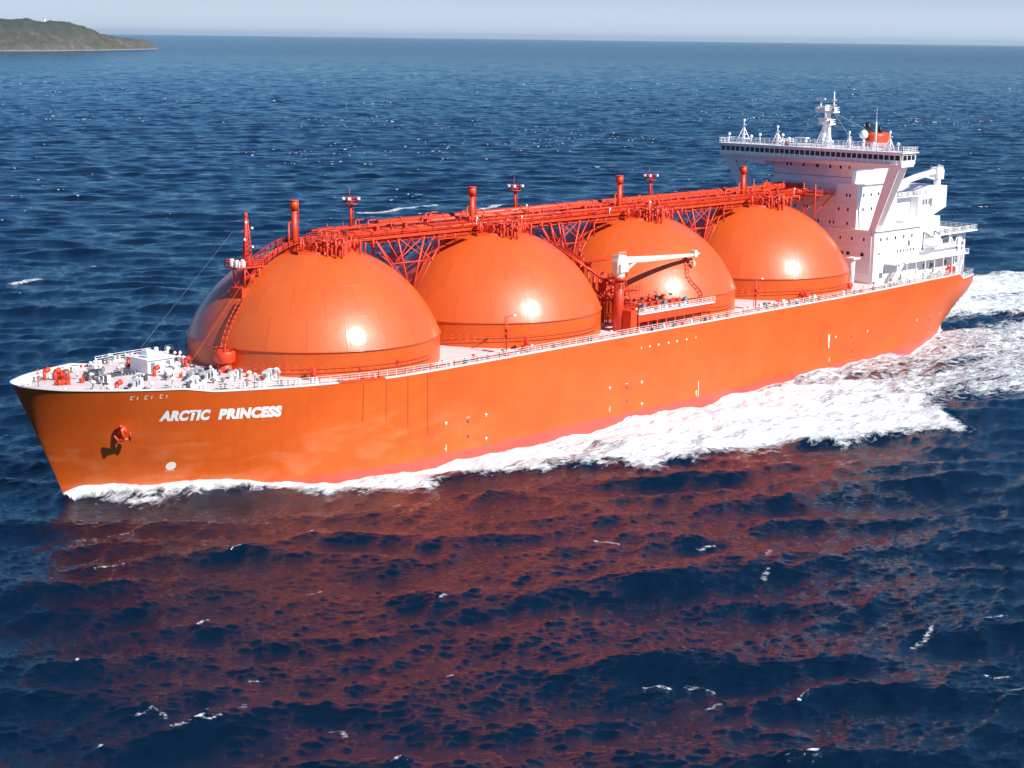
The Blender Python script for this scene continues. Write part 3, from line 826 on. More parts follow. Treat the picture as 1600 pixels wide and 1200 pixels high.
for k in range(5):
    a0 = R(200-k*4); a1 = a0
    z0, z1 = 23+2.8*k, 25.8+2.8*k
    def cp(z, off=0.6, yy=0): return dome_r(z)+off
    x0 = T1+2*DT-cp(z0)*math.cos(R(-9)); y0 = -cp(z0)*math.sin(R(-9))
    x1 = T1+2*DT-cp(z1)*math.cos(R(-9)); y1 = -cp(z1)*math.sin(R(-9))
    mb.tube((x0, y0, z0), (x1, y1, z1), 0.08, None, 5); mb.tube((x0, y0-1, z0), (x1, y1-1, z1), 0.08, None, 5)
    for s in (0.1, 0.35, 0.6, 0.85): mb.tube((x0+(x1-x0)*s, y0, z0+(z1-z0)*s), (x0+(x1-x0)*s, y0-1, z0+(z1-z0)*s), 0.06, None, 4)
mb.build('dome_stair', M['redorange'], mf)
mb = MB()                                  # ladder hugging the port side of the third cover, under the jib tip
prev = None
for z in np.linspace(19.5, 30.0, 15):
    x = 150.5+0.8*math.sin(z*0.9)
    r = RT if z < ZS else dome_r(z)
    y = -math.sqrt(max(0, (r+0.35)**2-(x-(T1+2*DT))**2))
    p = Vector((x, y, z))
    if prev: mb.tube(prev, p, 0.09, None, 4); mb.tube(prev+Vector((0.9, 0, 0)), p+Vector((0.9, 0, 0)), 0.09, None, 4)
    mb.tube(p, p+Vector((0.9, 0, 0)), 0.08, None, 4); prev = p
mb.build('side_ladder', M['redorange'], mf)

# deck lamp posts by the side rail
for (x, h) in ((91.2, 7.2), (172.9, 6.8), (54.5, 3.0)):
    t = bpy.data.objects.new('side_light_post', None); C.objects.link(t); t.parent = ship; t.location = (x, -22.2 if x > 60 else -21.2, 17.0)
    mb = MB(); mb.tube((0, 0, 0), (0, 0, h), 0.16, 0.12, 6); mb.tube((-0.4, 0.25, 0), (-0.4, 0.25, h), 0.07, None, 4)
    for z in (h*0.45, h*0.6): mb.box(-0.2, 1.0, -0.3, 0.3, z, z+0.5)
    mb.tube((0, 0, h), (2.2, 0, h+0.1), 0.1, None, 5)
    mb.build('post', M['redorange'], t)
    mb = MB(); mb.box(1.7, 2.4, -0.2, 0.2, h-0.1, h+0.2); mb.build('lamp_head', M['white'], t)
# fire pipe and hydrants along the walk way
mb = MB(); mb.tube((60, -22.9, 17.45), (236, -22.3, 17.25), 0.13, None, 6); mb.build('fire_main', M['redorange'], ship)
rr = random.Random(21)
for k in range(26):
    x = 58+k*8.0
    if 128 < x < 157: continue
    y = -22.4 if x < 225 else -20.2
    mb = MB(); mb.tube((x, y, 17.0), (x, y, 17.9), 0.14, None, 6); mb.box(x-0.25, x+0.25, y-0.25, y+0.25, 17.8, 18.2)
    mb.build('hydrant', (M['redorange'], M['grey'], M['white'])[k % 3], ship)
for (x, y) in ((46.5, -18.3), (62.5, -22.6), (97.0, -22.0)):
    mb = MB(); mb.box(x-0.9, x+0.9, y-0.5, y+0.5, 17.1, 18.2); mb.tube((x, y, 18.0), (x, y, 19.7), 0.45, 0.5, 10)
    mb.tube((x, y, 19.3), (x-0.9, y-0.5, 19.5), 0.4, 0.45, 10)
    mb.build('cowl_ventilator', M['redorange'], ship)
for (x, y, s) in ((193.0, -21.8, 1.0), (209.5, -20.0, 1.5), (213.5, -20.3, 1.2), (266.0, -19.0, 0.9), (199, -22, .7)):
    mb = MB(); mb.box(x-s, x+s, y-0.6*s, y+0.6*s, 17.1, 17.1+1.5*s); mb.tube((x-0.6*s, y-0.5*s, 17.1+1.3*s), (x+0.7*s, y-0.5*s, 17.1+1.3*s), 0.55*s, None, 10)
    mb.tube((x, y, 17+s), (x, y, 17.2+2.4*s), 0.2, None, 6)
    mb.build('hose_reel', M['redorange'], ship, 0.05)
rr = random.Random(34)
for k in range(60):                        # chocks, sounding pipes and eye plates along the port side deck
    x = 50+k*3.6+rr.uniform(-1, 1)
    if 126 < x < 157: y = -24.0
    else: y = -float(half(x, 17.0))+rr.uniform(0.9, 1.9)
    s = rr.uniform(0.12, 0.32); mb = MB(); mb.box(x-s, x+s, y-s, y+s, 16.85, 17.15+s*rr.uniform(1, 3)); mb.tube((x, y, 17), (x, y, 17.3+s*3), 0.08, None, 5)
    mb.build('deck_fitting', (M['grey'], M['redorange'], M['white'], M['darkgrey'], M['offwhite'])[k % 5], ship)
rr = random.Random(33)
for k in range(16):                        # mooring gear spread on the side deck abreast of cover four
    x = 176+k*2.1+rr.uniform(-0.5, 0.5); y = -22.6+rr.uniform(0, 2.0)+max(0, (x-190))*0.02
    mb = MB(); s = rr.uniform(0.3, 0.55)
    mb.box(x-s, x+s, y-s*0.6, y+s*0.6, 16.9, 17.1+s*1.4); mb.tube((x-s, y, 17.4+s), (x+s, y, 17.4+s), s*0.5, None, 8)
    mb.build('mooring_fitting', (M['white'], M['grey'], M['offwhite'], M['redorange'])[k % 4], ship)

# ================================================================ forecastle gear
def zd(x): return float(sheer(x))+deck_drop(x)+0.25
# white forecastle house
t = bpy.data.objects.new('forecastle_house', None); C.objects.link(t); t.parent = ship
mb = MB(); mb.box(26.8, 32.4, 1.6, 6.6, zd(30)-0.4, zd(30)+2.5); mb.build('house_wall', M['white'], t, 0.12)
mb = MB(); mb.box(26.4, 32.8, 1.2, 7.0, zd(30)+2.52, zd(30)+2.7); mb.build('house_roof', M['white'], t)
mb = MB(); mb.tube((28, 3, zd(30)+2.6), (28, 3, zd(30)+4.2), 0.4, 0.55, 10); mb.tube((31.6, 5.6, zd(30)+2.6), (31.6, 5.6, zd(30)+3.8), 0.5, 0.35, 10); mb.box(29, 30.6, 5, 6.4, zd(30)+2.6, zd(30)+3.5)
mb.build('roof_vent', M['white'], t)
for (dx, dy) in ((27.4, 1.57), (30.6, 1.57)):
    mb = MB(); mb.box(dx, dx+0.9, dy-0.08, dy-0.01, zd(30)+0.1, zd(30)+2.1); mb.build('door', M['grey'], t)
def winch(x, y, s, rot, mat, drum):
    t = bpy.data.objects.new('mooring_winch', None); C.objects.link(t); t.parent = ship
    t.location = (x, y, zd(x)); t.rotation_euler = (0, 0, rot)
    mb = MB(); mb.box(-1.7*s, 1.7*s, -0.9*s, 0.9*s, -0.1, 0.22*s)
    for xx in (-1.5, -0.4, 0.7, 1.5): mb.prism([(xx*s-0.08, 0.2*s), (xx*s+0.08, 0.2*s), (xx*s+0.08, 1.7*s), (xx*s-0.08, 1.7*s)], -0.65*s, 0.65*s)
    mb.box(0.85*s, 1.4*s, -0.6*s, 0.9*s, 0.2*s, 1.5*s)
    mb.build('winch_frame', mat, t)
    mb = MB(); mb.tube((-1.45*s, 0, 1.0*s), (-0.45*s, 0, 1.0*s), 0.62*s, None, 14); mb.tube((-0.35*s, 0, 1.0*s), (0.65*s, 0, 1.0*s), 0.55*s, None, 14)
    mb.tube((-2.1*s, 0, 1.0*s), (1.6*s, 0, 1.0*s), 0.22*s, None, 8); mb.tube((-2.2*s, 0, 1.0*s), (-1.7*s, 0, 1.0*s), 0.38*s, 0.3*s, 10)
    mb.build('winch_drum', drum, t)
for a in ((17.6, -7.5, 1.0, 0.5, M['white'], M['darkgrey']), (17.0, 3.4, 1.0, 0.2, M['grey'], M['darkgrey']), (16.4, -0.2, 0.8, 0.1, M['white'], M['darkgrey']),
          (27.5, -3.4, 0.9, 1.1, M['white'], M['darkgrey']), (30.5, -6.5, 1.0, 0.3, M['offwhite'], M['grey']), (31.2, -9.2, 1.0, 0.4, M['white'], M['darkgrey']),
          (32.5, 1.8, 0.9, 0.8, M['white'], M['grey']), (36.5, -9.6, 0.8, 0.4, M['white'], M['offwhite']), (40.5, -13.8, 1.0, 0.5, M['white'], M['grey']),
          (23.0, 10.5, 0.9, 0.9, M['offwhite'], M['darkgrey']), (37.5, 13.0, 0.9, 0.6, M['white'], M['grey']), (43.5, 17.5, 1.0, 1.0, M['white'], M['darkgrey']),
          (9.5, 1.0, 0.7, 0.0, M['redorange'], M['redorange']), (13.8, 7.4, 0.8, 0.4, M['orange'], M['redorange']), (11.5, -7.5, 0.6, 0.5, M['white'], M['redorange']),
          (26.8, -10.8, .8, .6, M['white'], M['grey']), (22.0, -2.6, .7, .2, M['white'], M['darkgrey'])):
    winch(*a)
rr = random.Random(4)
for k in range(90):                        # mushroom and gooseneck ventilators
    for _ in range(40):
        x = rr.uniform(9, 43); y = rr.uniform(-17, 17)
        if abs(y) < float(half(x, 18.0))-1.4 and not (25.8 < x < 33.4 and 0.6 < y < 7.6) and math.hypot(x-T1, y) > 24.5 and math.hypot(x-42, y+1.2) > 3: break
    h = rr.uniform(0.4, 1.7); w = rr.uniform(0.2, 0.55)
    mb = MB()
    if k % 3 == 2: mb.box(x-w, x+w, y-w*0.7, y+w*0.7, zd(x)-0.35, zd(x)+h*0.7); mb.tube((x, y, zd(x)+h*0.6), (x+w, y, zd(x)+h), 0.12, None, 6)
    else: mb.lathe(x, y, [(0.16, zd(x)-0.3), (0.16, zd(x)+h), (w, zd(x)+h), (w, zd(x)+h+0.25), (0.12, zd(x)+h+0.45)], 10)
    mb.build('deck_locker' if k % 3 == 2 else 'deck_ventilator', (M['white'], M['white'], M['darkgrey'], M['offwhite'], M['grey'], M['redorange'])[k % 6], ship)
for side in (-1, 1):
    for k in range(13):                    # double bollards along the bow sides
        x = 5.5+k*3.3; y = float(half(x, 18.5))-(2.0 if side < 0 else 1.7)
        if y < 2: continue
        if math.hypot(x-T1, y) < 24: continue
        mb = MB()
        for d in (-0.45, 0.45): mb.tube((x+d, side*y, zd(x)-0.35), (x+d, side*y, zd(x)+0.75), 0.2, None, 8); mb.tube((x+d, side*y, zd(x)+0.62), (x+d, side*y, zd(x)+0.78), 0.28, None, 8)
        mb.box(x-0.8, x+0.8, side*y-0.3, side*y+0.3, zd(x)-0.35, zd(x)-0.1)
        mb.build('bollard', (M['white'], M['grey'], M['offwhite'])[k % 3], ship)
for (x, y) in ((10.6, 7.9), (11.8, 6.6), (28.9, 10.0), (12.9, -8.9), (36.8, 4.2), (26.3, -0.9)):
    mb = MB(); mb.tube((x, y, zd(x)-0.2), (x, y, zd(x)+1.5), 0.35, 0.3, 8); mb.tube((x, y, zd(x)+1.4), (x+0.9, y, zd(x)+1.7), 0.4, 0.5, 8)
    mb.build('cowl_ventilator', M['redorange'], ship)
mb = MB(); mb.tube((5.2, 1.5, zd(5)), (5.2, 1.5, zd(5)+3.2), 0.08, 0.05, 6); mb.tube((5.2, 1.1, zd(5)+2.4), (5.2, 1.9, zd(5)+2.4), 0.06, None, 4); mb.build('jackstaff', M['redorange'], ship)
mb = MB()                                  # provision davit lying on deck
mb.tube((28.2, -1.4, zd(28)+0.2), (33.2, 2.6, zd(28)+1.4), 0.2, None, 6); mb.tube((33.0, 2.4, zd(28)), (33.0, 2.4, zd(28)+1.8), 0.22, None, 6); mb.tube((30.6, 0.6, zd(28)), (30.6, 0.6, zd(28)+0.9), 0.18, None, 6)
mb.build('davit', M['darkgrey'], ship)
mb = MB()                                  # raised cable ladder rows
for k in range(7): mb.box(20.6+k*0.7, 20.9+k*0.7, 2.6, 5.6, zd(22)-0.3, zd(22)+0.35+0.05*k)
mb.build('chain_stopper', M['grey'], ship)

# ================================================================ accommodation block
dh = bpy.data.objects.new('deckhouse', None); C.objects.link(dh); dh.parent = ship
XF = 229.0
def wbox(name, x0, x1, y0, y1, z0, z1, mat=M['white']):
    mb = MB(); mb.box(x0, x1, y0, y1, z0, z1); return mb.build(name, mat, dh)
wbox('wall_block', XF, 251, -18.0, 18.0, 17.0, 30.0)
wbox('wall_block', XF, 248, -12.6, 12.6, 30.0, 41.0)
wbox('wall_block', XF+0.8, 246.5, -10.4, 12.6, 41.0, 46.7)
wbox('wall_block', 251, 272, -17.0, 17.0, 17.0, 23.4)
wbox('wall_block', 251, 270, -13.0, 13.0, 23.4, 31.0)
wbox('deck_edge', XF-0.25, 251.4, -18.6, 18.6, 30.0, 30.22, M['white'])
wbox('deck_edge', 251.4, 273.4, -18.2, 18.2, 23.4, 23.6, M['white'])
wbox('deck_edge', XF-0.2, 249.4, -13.3, 13.3, 41.0, 41.18, M['white'])
for z in (20.7, 24.1, 27.5): wbox('deck_line', XF-0.05, XF, -18.02, 18.02, z-1.0, z-0.93, M['offwhite'])
for z in (34.0, 37.4): wbox('deck_line', XF-0.05, XF, -12.62, 12.62, z-0.9, z-0.83, M['offwhite'])
wbox('deck_line', XF+0.72, XF+0.8, -10.4, 12.6, 42.6, 42.7, M['grey'])
mb = MB(); mb.rail([(XF, -18.4, 30.2), (251, -18.4, 30.2), (251, -13.0, 30.2)], 1.1, 1.6, 0.055); mb.own('house_railing', M['white'], dh); mb.rail([(251.5, -18.0, 23.6), (273, -18.0, 23.6), (273, 18, 23.6)], 1.1, 1.6, 0.055); mb.own('house_railing', M['white'], dh)
mb.rail([(XF+0.3, -13.1, 41.2), (249, -13.1, 41.2)], 1.1, 1.6, 0.055)
mb.build('house_railing', M['white'], dh)
# windows in the front, row by row
def win(x, y, z, w=0.62, h=0.8, parent=dh, name='window', fr=True):
    mb = MB(); mb.box(x-0.06, x-0.02, y-w/2, y+w/2, z-h/2, z+h/2)
    if 1:
        a, b2 = w/2+0.12, h/2+0.12
        mb.box(x-0.1, x-0.002, y-a, y-w/2, z-b2, z+b2); mb.box(x-0.1, x-0.002, y+w/2, y+a, z-b2, z+b2)
        mb.box(x-0.1, x-0.002, y-w/2, y+w/2, z+h/2, z+b2); mb.box(x-0.1, x-0.002, y-w/2, y+w/2, z-b2, z-h/2)
        o = mb.build(name, M['glass'], parent); o.data.materials.append(M['white'])
        for q in o.data.polygons: q.material_index = 0 if q.index < 6 else 1
for y in (8.5, 7.4, 3.7, -4.1, -7.1): win(XF+0.8, y, 45.1)
for y in (-0.4,): win(XF+0.8, y, 45.1, 1.0)
win(XF+0.8, -9.6, 45.1, 0.4)
for y in (7.9, 5.6, 0.3, -0.7, -3.6, -5.6, -9.7, -10.6): win(XF, y, 38.4, 0.5, 0.75)
for y in (5.1, 2.5, 1.5, -7.6, -10.2): win(XF, y, 34.9, 0.5, 0.75)
for y in (-0.8, -1.8, -5.2, -6.3, -10.2): win(XF, y, 31.5, 0.5, 0.7)
for y in (8.0, 4.0, -3.5, -8.4, -11.7, -15.1): win(XF, y, 27.9, 0.5, 0.75)
for y in (10.0, 5.0, -2.0, -9.0, -10.8, -14.8): win(XF, y, 24.2, 1.0, 0.85)
# port side openings
def swin(x, y, z, w=0.6, h=0.75, mat=M['glass'], name='window'):
    mb = MB(); mb.box(x-w/2, x+w/2, y-0.06, y-0.02, z-h/2, z+h/2); mb.build(name, mat, dh)
for x in (232, 235.5, 239, 242.5, 246): swin(x, -12.6, 38.4); 
for x in (232, 236, 243): swin(x, -12.6, 34.9)
for x in (232, 235, 239, 243, 247): swin(x, -18.0, 27.9)
for x in (231.5, 240.2, 241.8, 243.4, 245.0, 246.6, 248.2): swin(x, -18.0, 24.4, 0.5, 0.6)
for x in (254, 257.5, 261, 268): swin(x, -17.0, 21.0, 0.9, 1.6, M['offwhite'], 'side_door')
# side gallery: shaded recess with posts under the boat deck
for k in range(8): wbox('gallery_post', 236+k*4.6, 236.25+k*4.6, -20.7, -20.45, 17.0, 21.6)
wbox('gallery_roof', 234, 272, -20.9, -17.95 if False else -18.05, 21.6, 21.85, M['white'])
mb = MB(); mb.rail([(234, -20.8, 21.85), (272, -20.8, 21.85)], 1.1, 1.8, 0.055); mb.own('gallery_railing', M['white'], dh); mb.rail([(234, -21.2, 17.0), (262, -20.6, 17.0)], 1.1, 1.8, 0.055); mb.build('gallery_railing', M['white'], dh)
mb = MB(); mb.prism([(233.0, 17.1), (234.4, 17.1), (239.4, 21.8), (238.0, 21.8)], -20.9, -20.0); mb.build('side_stair', M['offwhite'], dh)
mb = MB(); mb.rail([(233.6, -20.9, 17.1), (238.6, -20.9, 21.8)], 1.1, 1.2, 0.06); mb.build('stair_railing', M['white'], dh)
# lattice post and small white mast in front of the house
mb = MB(); mb.tube((223.5, -15.5, 17), (223.5, -15.5, 23.6), 0.55, 0.7, 12); mb.box(222.0, 225.0, -16.8, -14.2, 23.6, 24.0); mb.build('fog_house', M['white'], ship)

rr = random.Random(55)
for (y, za, zb) in ((-17.2, 17.2, 29.8), (-6.6, 31, 45.5), (1.6, 20, 29.8), (9.4, 31, 45)):
    mb = MB(); mb.tube((XF-0.14 if zb < 30 else XF-0.14, y, za), (XF-0.14, y, min(zb, 40.8)), 0.09, None, 5); mb.build('down_pipe', M['offwhite'], dh)
for (x, za, zb) in ((249.8, 17.2, 30.0), (234.2, 17.2, 29.6)):
    mb = MB()
    for d in (0, 0.5): mb.tube((x+d, -18.15, za), (x+d, -18.15, zb), 0.05, None, 4)
    z = za
    while z < zb: mb.tube((x, -18.15, z), (x+0.5, -18.15, z), 0.04, None, 4); z += 0.5
    mb.build('wall_ladder', M['offwhite'], dh)
for k in range(14):
    x = rr.uniform(231, 269); z = rr.choice([18.8, 19.2, 21.0]) if x > 250 else rr.choice([18.8, 21.4, 25.9])
    yw = -18.0 if x < 250 else -17.0
    mb = MB(); w = rr.uniform(0.3, 0.7); mb.box(x-w, x+w, yw-0.22, yw-0.02, z-0.4, z+0.4+w); mb.build('wall_cabinet', (M['offwhite'], M['grey'], M['white'])[k % 3], dh)
for k in range(9):
    x = 235.5+k*4.0; mb = MB(); s_ = rr.uniform(0.4, 0.9)
    mb.box(x-s_, x+s_, -20.2, -19.2, 17.0, 17.2+s_*1.6); mb.tube((x, -19.7, 17.2+s_), (x, -19.7, 17.9+s_*2), 0.18, 0.25, 7)
    mb.build('gallery_locker', (M['white'], M['grey'], M['offwhite'], M['redorange'])[k % 4 if k % 4 < 3 or k == 7 else 0], dh)

# lifeboat on the port side
lb = bpy.data.objects.new('lifeboat', None); C.objects.link(lb); lb.parent = ship
prof = [(0.02, -4.3), (0.7, -3.9), (1.15, -2.6), (1.3, 0), (1.15, 2.6), (0.7, 3.9), (0.02, 4.3)]
vs = []; n = 12
for r, x in prof:
    for i in range(n):
        a = 2*math.pi*i/n; vs.append((256+x, -19.0+r*math.cos(a), 25.5+r*1.05*math.sin(a)))
fs = [(k*n+i, k*n+(i+1) % n, (k+1)*n+(i+1) % n, (k+1)*n+i) for k in range(len(prof)-1) for i in range(n)]
mb = MB(); mb.add(vs, fs, True); mb.build('boat_hull', M['white'], lb)
mb = MB(); mb.box(255.2, 258.8, -19.7, -18.3, 26.4, 27.3); mb.build('boat_canopy', M['offwhite'], lb)
mb = MB()
for x in (253.3, 258.7): mb.tube((x, -17.6, 23.6), (x, -17.8, 28.2), 0.2, None, 6); mb.tube((x, -17.8, 28.2), (x, -19.4, 27.6), 0.18, None, 6); mb.tube((x, -19.2, 27.6), (x, -19.1, 26.2), 0.06, None, 4); mb.own('boat_davit', M['grey'], lb)

# ---- bridge (wheelhouse with full-width wings)
br_ = bpy.data.objects.new('bridge', None); C.objects.link(br_); br_.parent = ship
def bbox(name, x0, x1, y0, y1, z0, z1, mat=M['white'], parent=br_):
    mb = MB(); mb.box(x0, x1, y0, y1, z0, z1); return mb.build(name, mat, parent)
XB = 225.4
bbox('wing_floor', XB, 232.0, -26.3, 26.3, 46.75, 47.0)
bbox('front_bulwark', XB, XB+0.25, -26.3, 26.3, 47.0, 47.85)
bbox('centre_floor', 232.0, 240.5, -13.5, 13.5, 46.72, 46.98)
bbox('rear_wall', 231.7, 231.95, -26.3, 26.3, 47.0, 49.7)
bbox('back_wall', 238.0, 240.0, -12.5, 12.5, 47.0, 49.7)
bbox('inner_lining', XB+1.2, XB+1.3, -26.0, 26.0, 47.02, 48.9, M['darkgrey'])
bbox('roof', XB-0.5, 232.6, -26.9, 26.9, 49.45, 49.75)
bbox('centre_roof', 232.6, 241.0, -13.5, 13.5, 49.46, 49.74)
bbox('window_glass', XB+0.06, XB+0.12, -25.9, 25.9, 47.85, 49.0, M['glass'])
bbox('window_head', XB, XB+0.25, -26.3, 26.3, 49.0, 49.45)
for k in range(36):
    y = -26.0+k*52.0/35; bbox('mullion', XB-0.02, XB+0.2, y-0.13, y+0.13, 47.85, 49.0)
for side in (-1, 1):
    bbox('wing_end_wall', XB+0.3, 231.6, side*26.3-0.12, side*26.3+0.12, 47.0, 47.8)
    bbox('wing_end_head', XB+0.3, 231.6, side*26.3-0.12, side*26.3+0.12, 49.0, 49.44)
    for k in range(4): bbox('wing_end_post', XB+0.4+k*2.0, XB+0.65+k*2.0, side*26.3-0.11, side*26.3+0.11, 47.8, 49.0)
    bbox('wing_end_glass', XB+0.4, 231.4, side*26.3-0.03, side*26.3+0.03, 47.8, 49.0, M['glass'])
# outer catwalk below the windows, deeper fascia girders under the wings
for side in (-1, 1):
    mb = MB()
    y0, y1 = side*12.6, side*26.2
    vs = [(XB+0.4, y0, 44.9), (XB+0.4, y0, 46.72), (XB+0.4, y1, 46.72), (XB+0.4, y1, 46.2), (231.6, y0, 44.9), (231.6, y0, 46.72), (231.6, y1, 46.72), (231.6, y1, 46.2)]
    mb.add(vs, [(0, 1, 2, 3), (7, 6, 5, 4), (0, 3, 7, 4), (3, 2, 6, 7), (1, 0, 4, 5), (2, 1, 5, 6)])
    mb.build('wing_girder', M['white'], br_)
bbox('centre_apron', XB+0.4, XF+0.8, -12.55, 12.55, 45.9, 46.72)
mb = MB(); mb.box(XB-0.9, XB, -25.5, 25.5, 46.85, 46.95); mb.rail([(XB-0.85, -25.5, 46.95), (XB-0.85, 25.5, 46.95)], 0.9, 1.6, 0.05, 2); mb.build('window_catwalk', M['white'], br_)
mb = MB(); mb.rail([(XB-0.3, -26.7, 49.75), (XB-0.3, 26.7, 49.75), (232.4, 26.7, 49.75), (232.4, 13.4, 49.75), (240.8, 13.4, 49.75), (240.8, -13.4, 49.75), (232.4, -13.4, 49.75), (232.4, -26.7, 49.75), (XB-0.3, -26.7, 49.75)], 1.15, 1.4, 0.06)
mb.build('roof_railing', M['white'], br_)
# raked struts that carry the wings
for side in (-1, 1):
    for (x0, x1, th) in ((XB+0.8, XB+1.15, 0), (230.6, 230.95, 1)):
        mb = MB()
        ya, yb = side*(25.6 if th == 0 else 25.2), side*(22.6 if th == 0 else 22.8)
        yc, yd = side*18.0, side*16.2
        vs = []
        for dx in (0, x1-x0):
            vs += [(x0+dx, ya, 46.4), (x0+dx, yb, 46.2), (XF+0.02+dx+(2.5 if th else 0), yd, 30.2), (XF+0.02+dx+(2.5 if th else 0), yc, 30.2)]
        mb.add(vs, [(0, 1, 2, 3), (7, 6, 5, 4), (0, 4, 5, 1), (1, 5, 6, 2), (2, 6, 7, 3), (3, 7, 4, 0)])
        mb.build('wing_strut', M['white'], br_)

# ---- roof gear
def pyramid_mast(x, y, z0, z1, w):
    t = bpy.data.objects.new('antenna_mast', None); C.objects.link(t); t.parent = ship
    mb = MB(); mb.tube((x, y, z0), (x, y, z1), 0.16, 0.1, 6)
    for dx, dy in ((-w, -w), (w, -w), (w, w), (-w, w)): mb.tube((x+dx, y+dy, z0), (x, y, z0+(z1-z0)*0.75), 0.12, None, 5)
    for q in (0.2, 0.4, 0.58): 
        s = w*(1-q/0.75); z = z0+(z1-z0)*q; mb.pipe([Vector((x-s, y-s, z)), Vector((x+s, y-s, z)), Vector((x+s, y+s, z)), Vector((x-s, y+s, z)), Vector((x-s, y-s, z))], 0.1, 4)
    mb.build('mast_legs', M['white'], t)
    mb = MB(); mb.tube((x, y-0.7, z1-0.9), (x, y+0.7, z1-0.9), 0.1, None, 5); mb.lathe(x, y, [(0.1, z1-0.3), (0.32, z1), (0.3, z1+0.4), (0.05, z1+0.6)], 8)
    mb.build('antenna_head', M['white'], t)
ZR = 49.75
pyramid_mast(229, 21.6, ZR, 55.2, 1.4); pyramid_mast(229, 11.3, ZR, 54.0, 1.1); pyramid_mast(230.5, -8.7, ZR, 53.4, 0.9); pyramid_mast(229.5, -20.6, ZR, 54.0, 0.9)
t = bpy.data.objects.new('satellite_dome', None); C.objects.link(t); t.parent = ship
mb = MB(); mb.tube((232, -11.8, ZR), (232, -11.8, ZR+2.6), 0.35, 0.3, 8); mb.build('dome_pillar', M['white'], t)
mb = MB(); mb.lathe(232, -11.8, [(0.5, ZR+2.5), (1.0, ZR+2.9), (1.1, ZR+3.5), (0.9, ZR+4.1), (0.4, ZR+4.5), (0.05, ZR+4.6)], 14); mb.build('radome', M['white'], t)
t = bpy.data.objects.new('radar_mast', None); C.objects.link(t); t.parent = ship
RX, RY = 233.0, -0.6
mb = MB(); mb.tube((RX, RY, ZR), (RX, RY, 60.0), 1.15, 0.75, 10)
for dx, dy in ((-1.6, -2.2), (-1.6, 2.2), (2.6, 0)): mb.tube((RX+dx, RY+dy, ZR), (RX, RY, 57.0), 0.22, 0.18, 6)
for k in range(7):
    z = ZR+0.9+k*0.95; q = 1-(z-ZR)/7.6
    mb.tube((RX-1.6*q, RY-2.2*q, z), (RX-1.6*q, RY+2.2*q, z), 0.1, None, 4); mb.tube((RX-1.6*q, RY-2.2*q, z), (RX-1.6*q*0.87, RY+2.2*q*0.87, z+0.95), 0.08, None, 4)
mb.build('mast_column', M['white'], t)
for (dx, dy, z, s_) in ((-1.0, 1.3, 56.0, 0.5), (-0.8, -1.2, 55.6, 0.6), (-1.2, 2.2, 58.9, 0.45), (-1.0, -2.4, 58.9, 0.5), (-1.3, 0.2, 52.5, 0.55), (-1.0, 0.4, 59.0, 0.6)):
    mb = MB(); mb.box(RX+dx-s_, RX+dx+s_, RY+dy-s_, RY+dy+s_, z-s_, z+s_); mb.build('mast_locker', M['white'], t, 0.1)
for z, w, nm in ((55.2, 1.6, 'mast_platform'), (58.2, 2.6, 'mast_platform')):
    mb = MB(); mb.box(RX-1.6, RX+1.4, RY-w, RY+w, z-0.1, z+0.35); mb.rail([(RX-1.5, RY-w, z+0.25), (RX-1.5, RY+w, z+0.25), (RX+1.3, RY+w, z+0.25), (RX+1.3, RY-w, z+0.25), (RX-1.5, RY-w, z+0.25)], 1.0, 1.1, 0.07, 2)
    mb.build(nm, M['white'], t)
mb = MB(); mb.tube((RX-0.8, RY+1.6, 58.4), (RX-0.8, RY+1.6, 61.2), 0.25, None, 8); mb.box(RX-1.1, RX-0.6, RY+0.3, RY+2.9, 61.2, 61.6); mb.build('radar_scanner', M['white'], t)
mb = MB(); mb.box(RX-2.3, RX-1.9, RY-1.4, RY+1.6, 56.4, 56.8); mb.tube((RX-2.1, RY, 55.4), (RX-2.1, RY, 56.4), 0.25, None, 8); mb.build('radar_scanner', M['white'], t)
mb = MB(); mb.tube((RX, RY-1.7, 58.4), (RX, RY-1.7, 63.4), 0.32, 0.12, 8)
for z in (60.0, 61.2): mb.tube((RX, RY-2.4, z), (RX, RY-1.0, z), 0.12, None, 5)
mb.build('top_spar', M['white'], t)
mb = MB(); mb.tube((RX, RY+2.4, 58.2), (RX-3, RY+7.6, ZR+0.2), 0.035, None, 4); mb.tube((RX-1, RY-2.4, 58.2), (RX+1.5, RY-7.5, ZR+0.5), 0.035, None, 4); mb.tube((RX-1, RY-2.5, 58.2), (RX+3, RY-11.8, ZR+3.5), 0.035, None, 4)
mb.build('mast_stay', M['offwhite'], t)
for (x, y, h) in ((227.2, 24.8, 1.8), (227.2, 18.0, 1.5), (227.4, 15.5, 2.0), (227.3, 8.6, 2.2), (227.6, 6.9, 1.4), (227.2, -3.2, 1.6), (227.5, -5.6, 1.2), (227.5, -14.6, 1.7), (227.3, -17.5, 1.3), (228.0, -23.8, 1.5), (228.6, 2.6, 1.0)):
    mb = MB(); mb.tube((x, y, ZR), (x, y, ZR+h), 0.14, 0.1, 6); mb.lathe(x, y, [(0.12, ZR+h), (0.42, ZR+h+0.15), (0.4, ZR+h+0.5), (0.1, ZR+h+0.75)], 8); mb.build('roof_searchlight', M['white'], ship)
mb = MB(); mb.box(227.0, 228.6, 1.6, 5.2, ZR+1.9, ZR+2.2); mb.tube((227.8, 2.0, ZR), (227.8, 2.0, ZR+2.0), 0.15, None, 6); mb.tube((227.8, 4.8, ZR), (227.8, 4.8, ZR+2.0), 0.15, None, 6); mb.build('roof_shelter', M['white'], ship)
mb = MB(); mb.lathe(227.6, 7.6, [(0.5, ZR), (0.5, ZR+0.8), (0.1, ZR+1.0)], 10); mb.build('compass_stand', M['redorange'], ship)

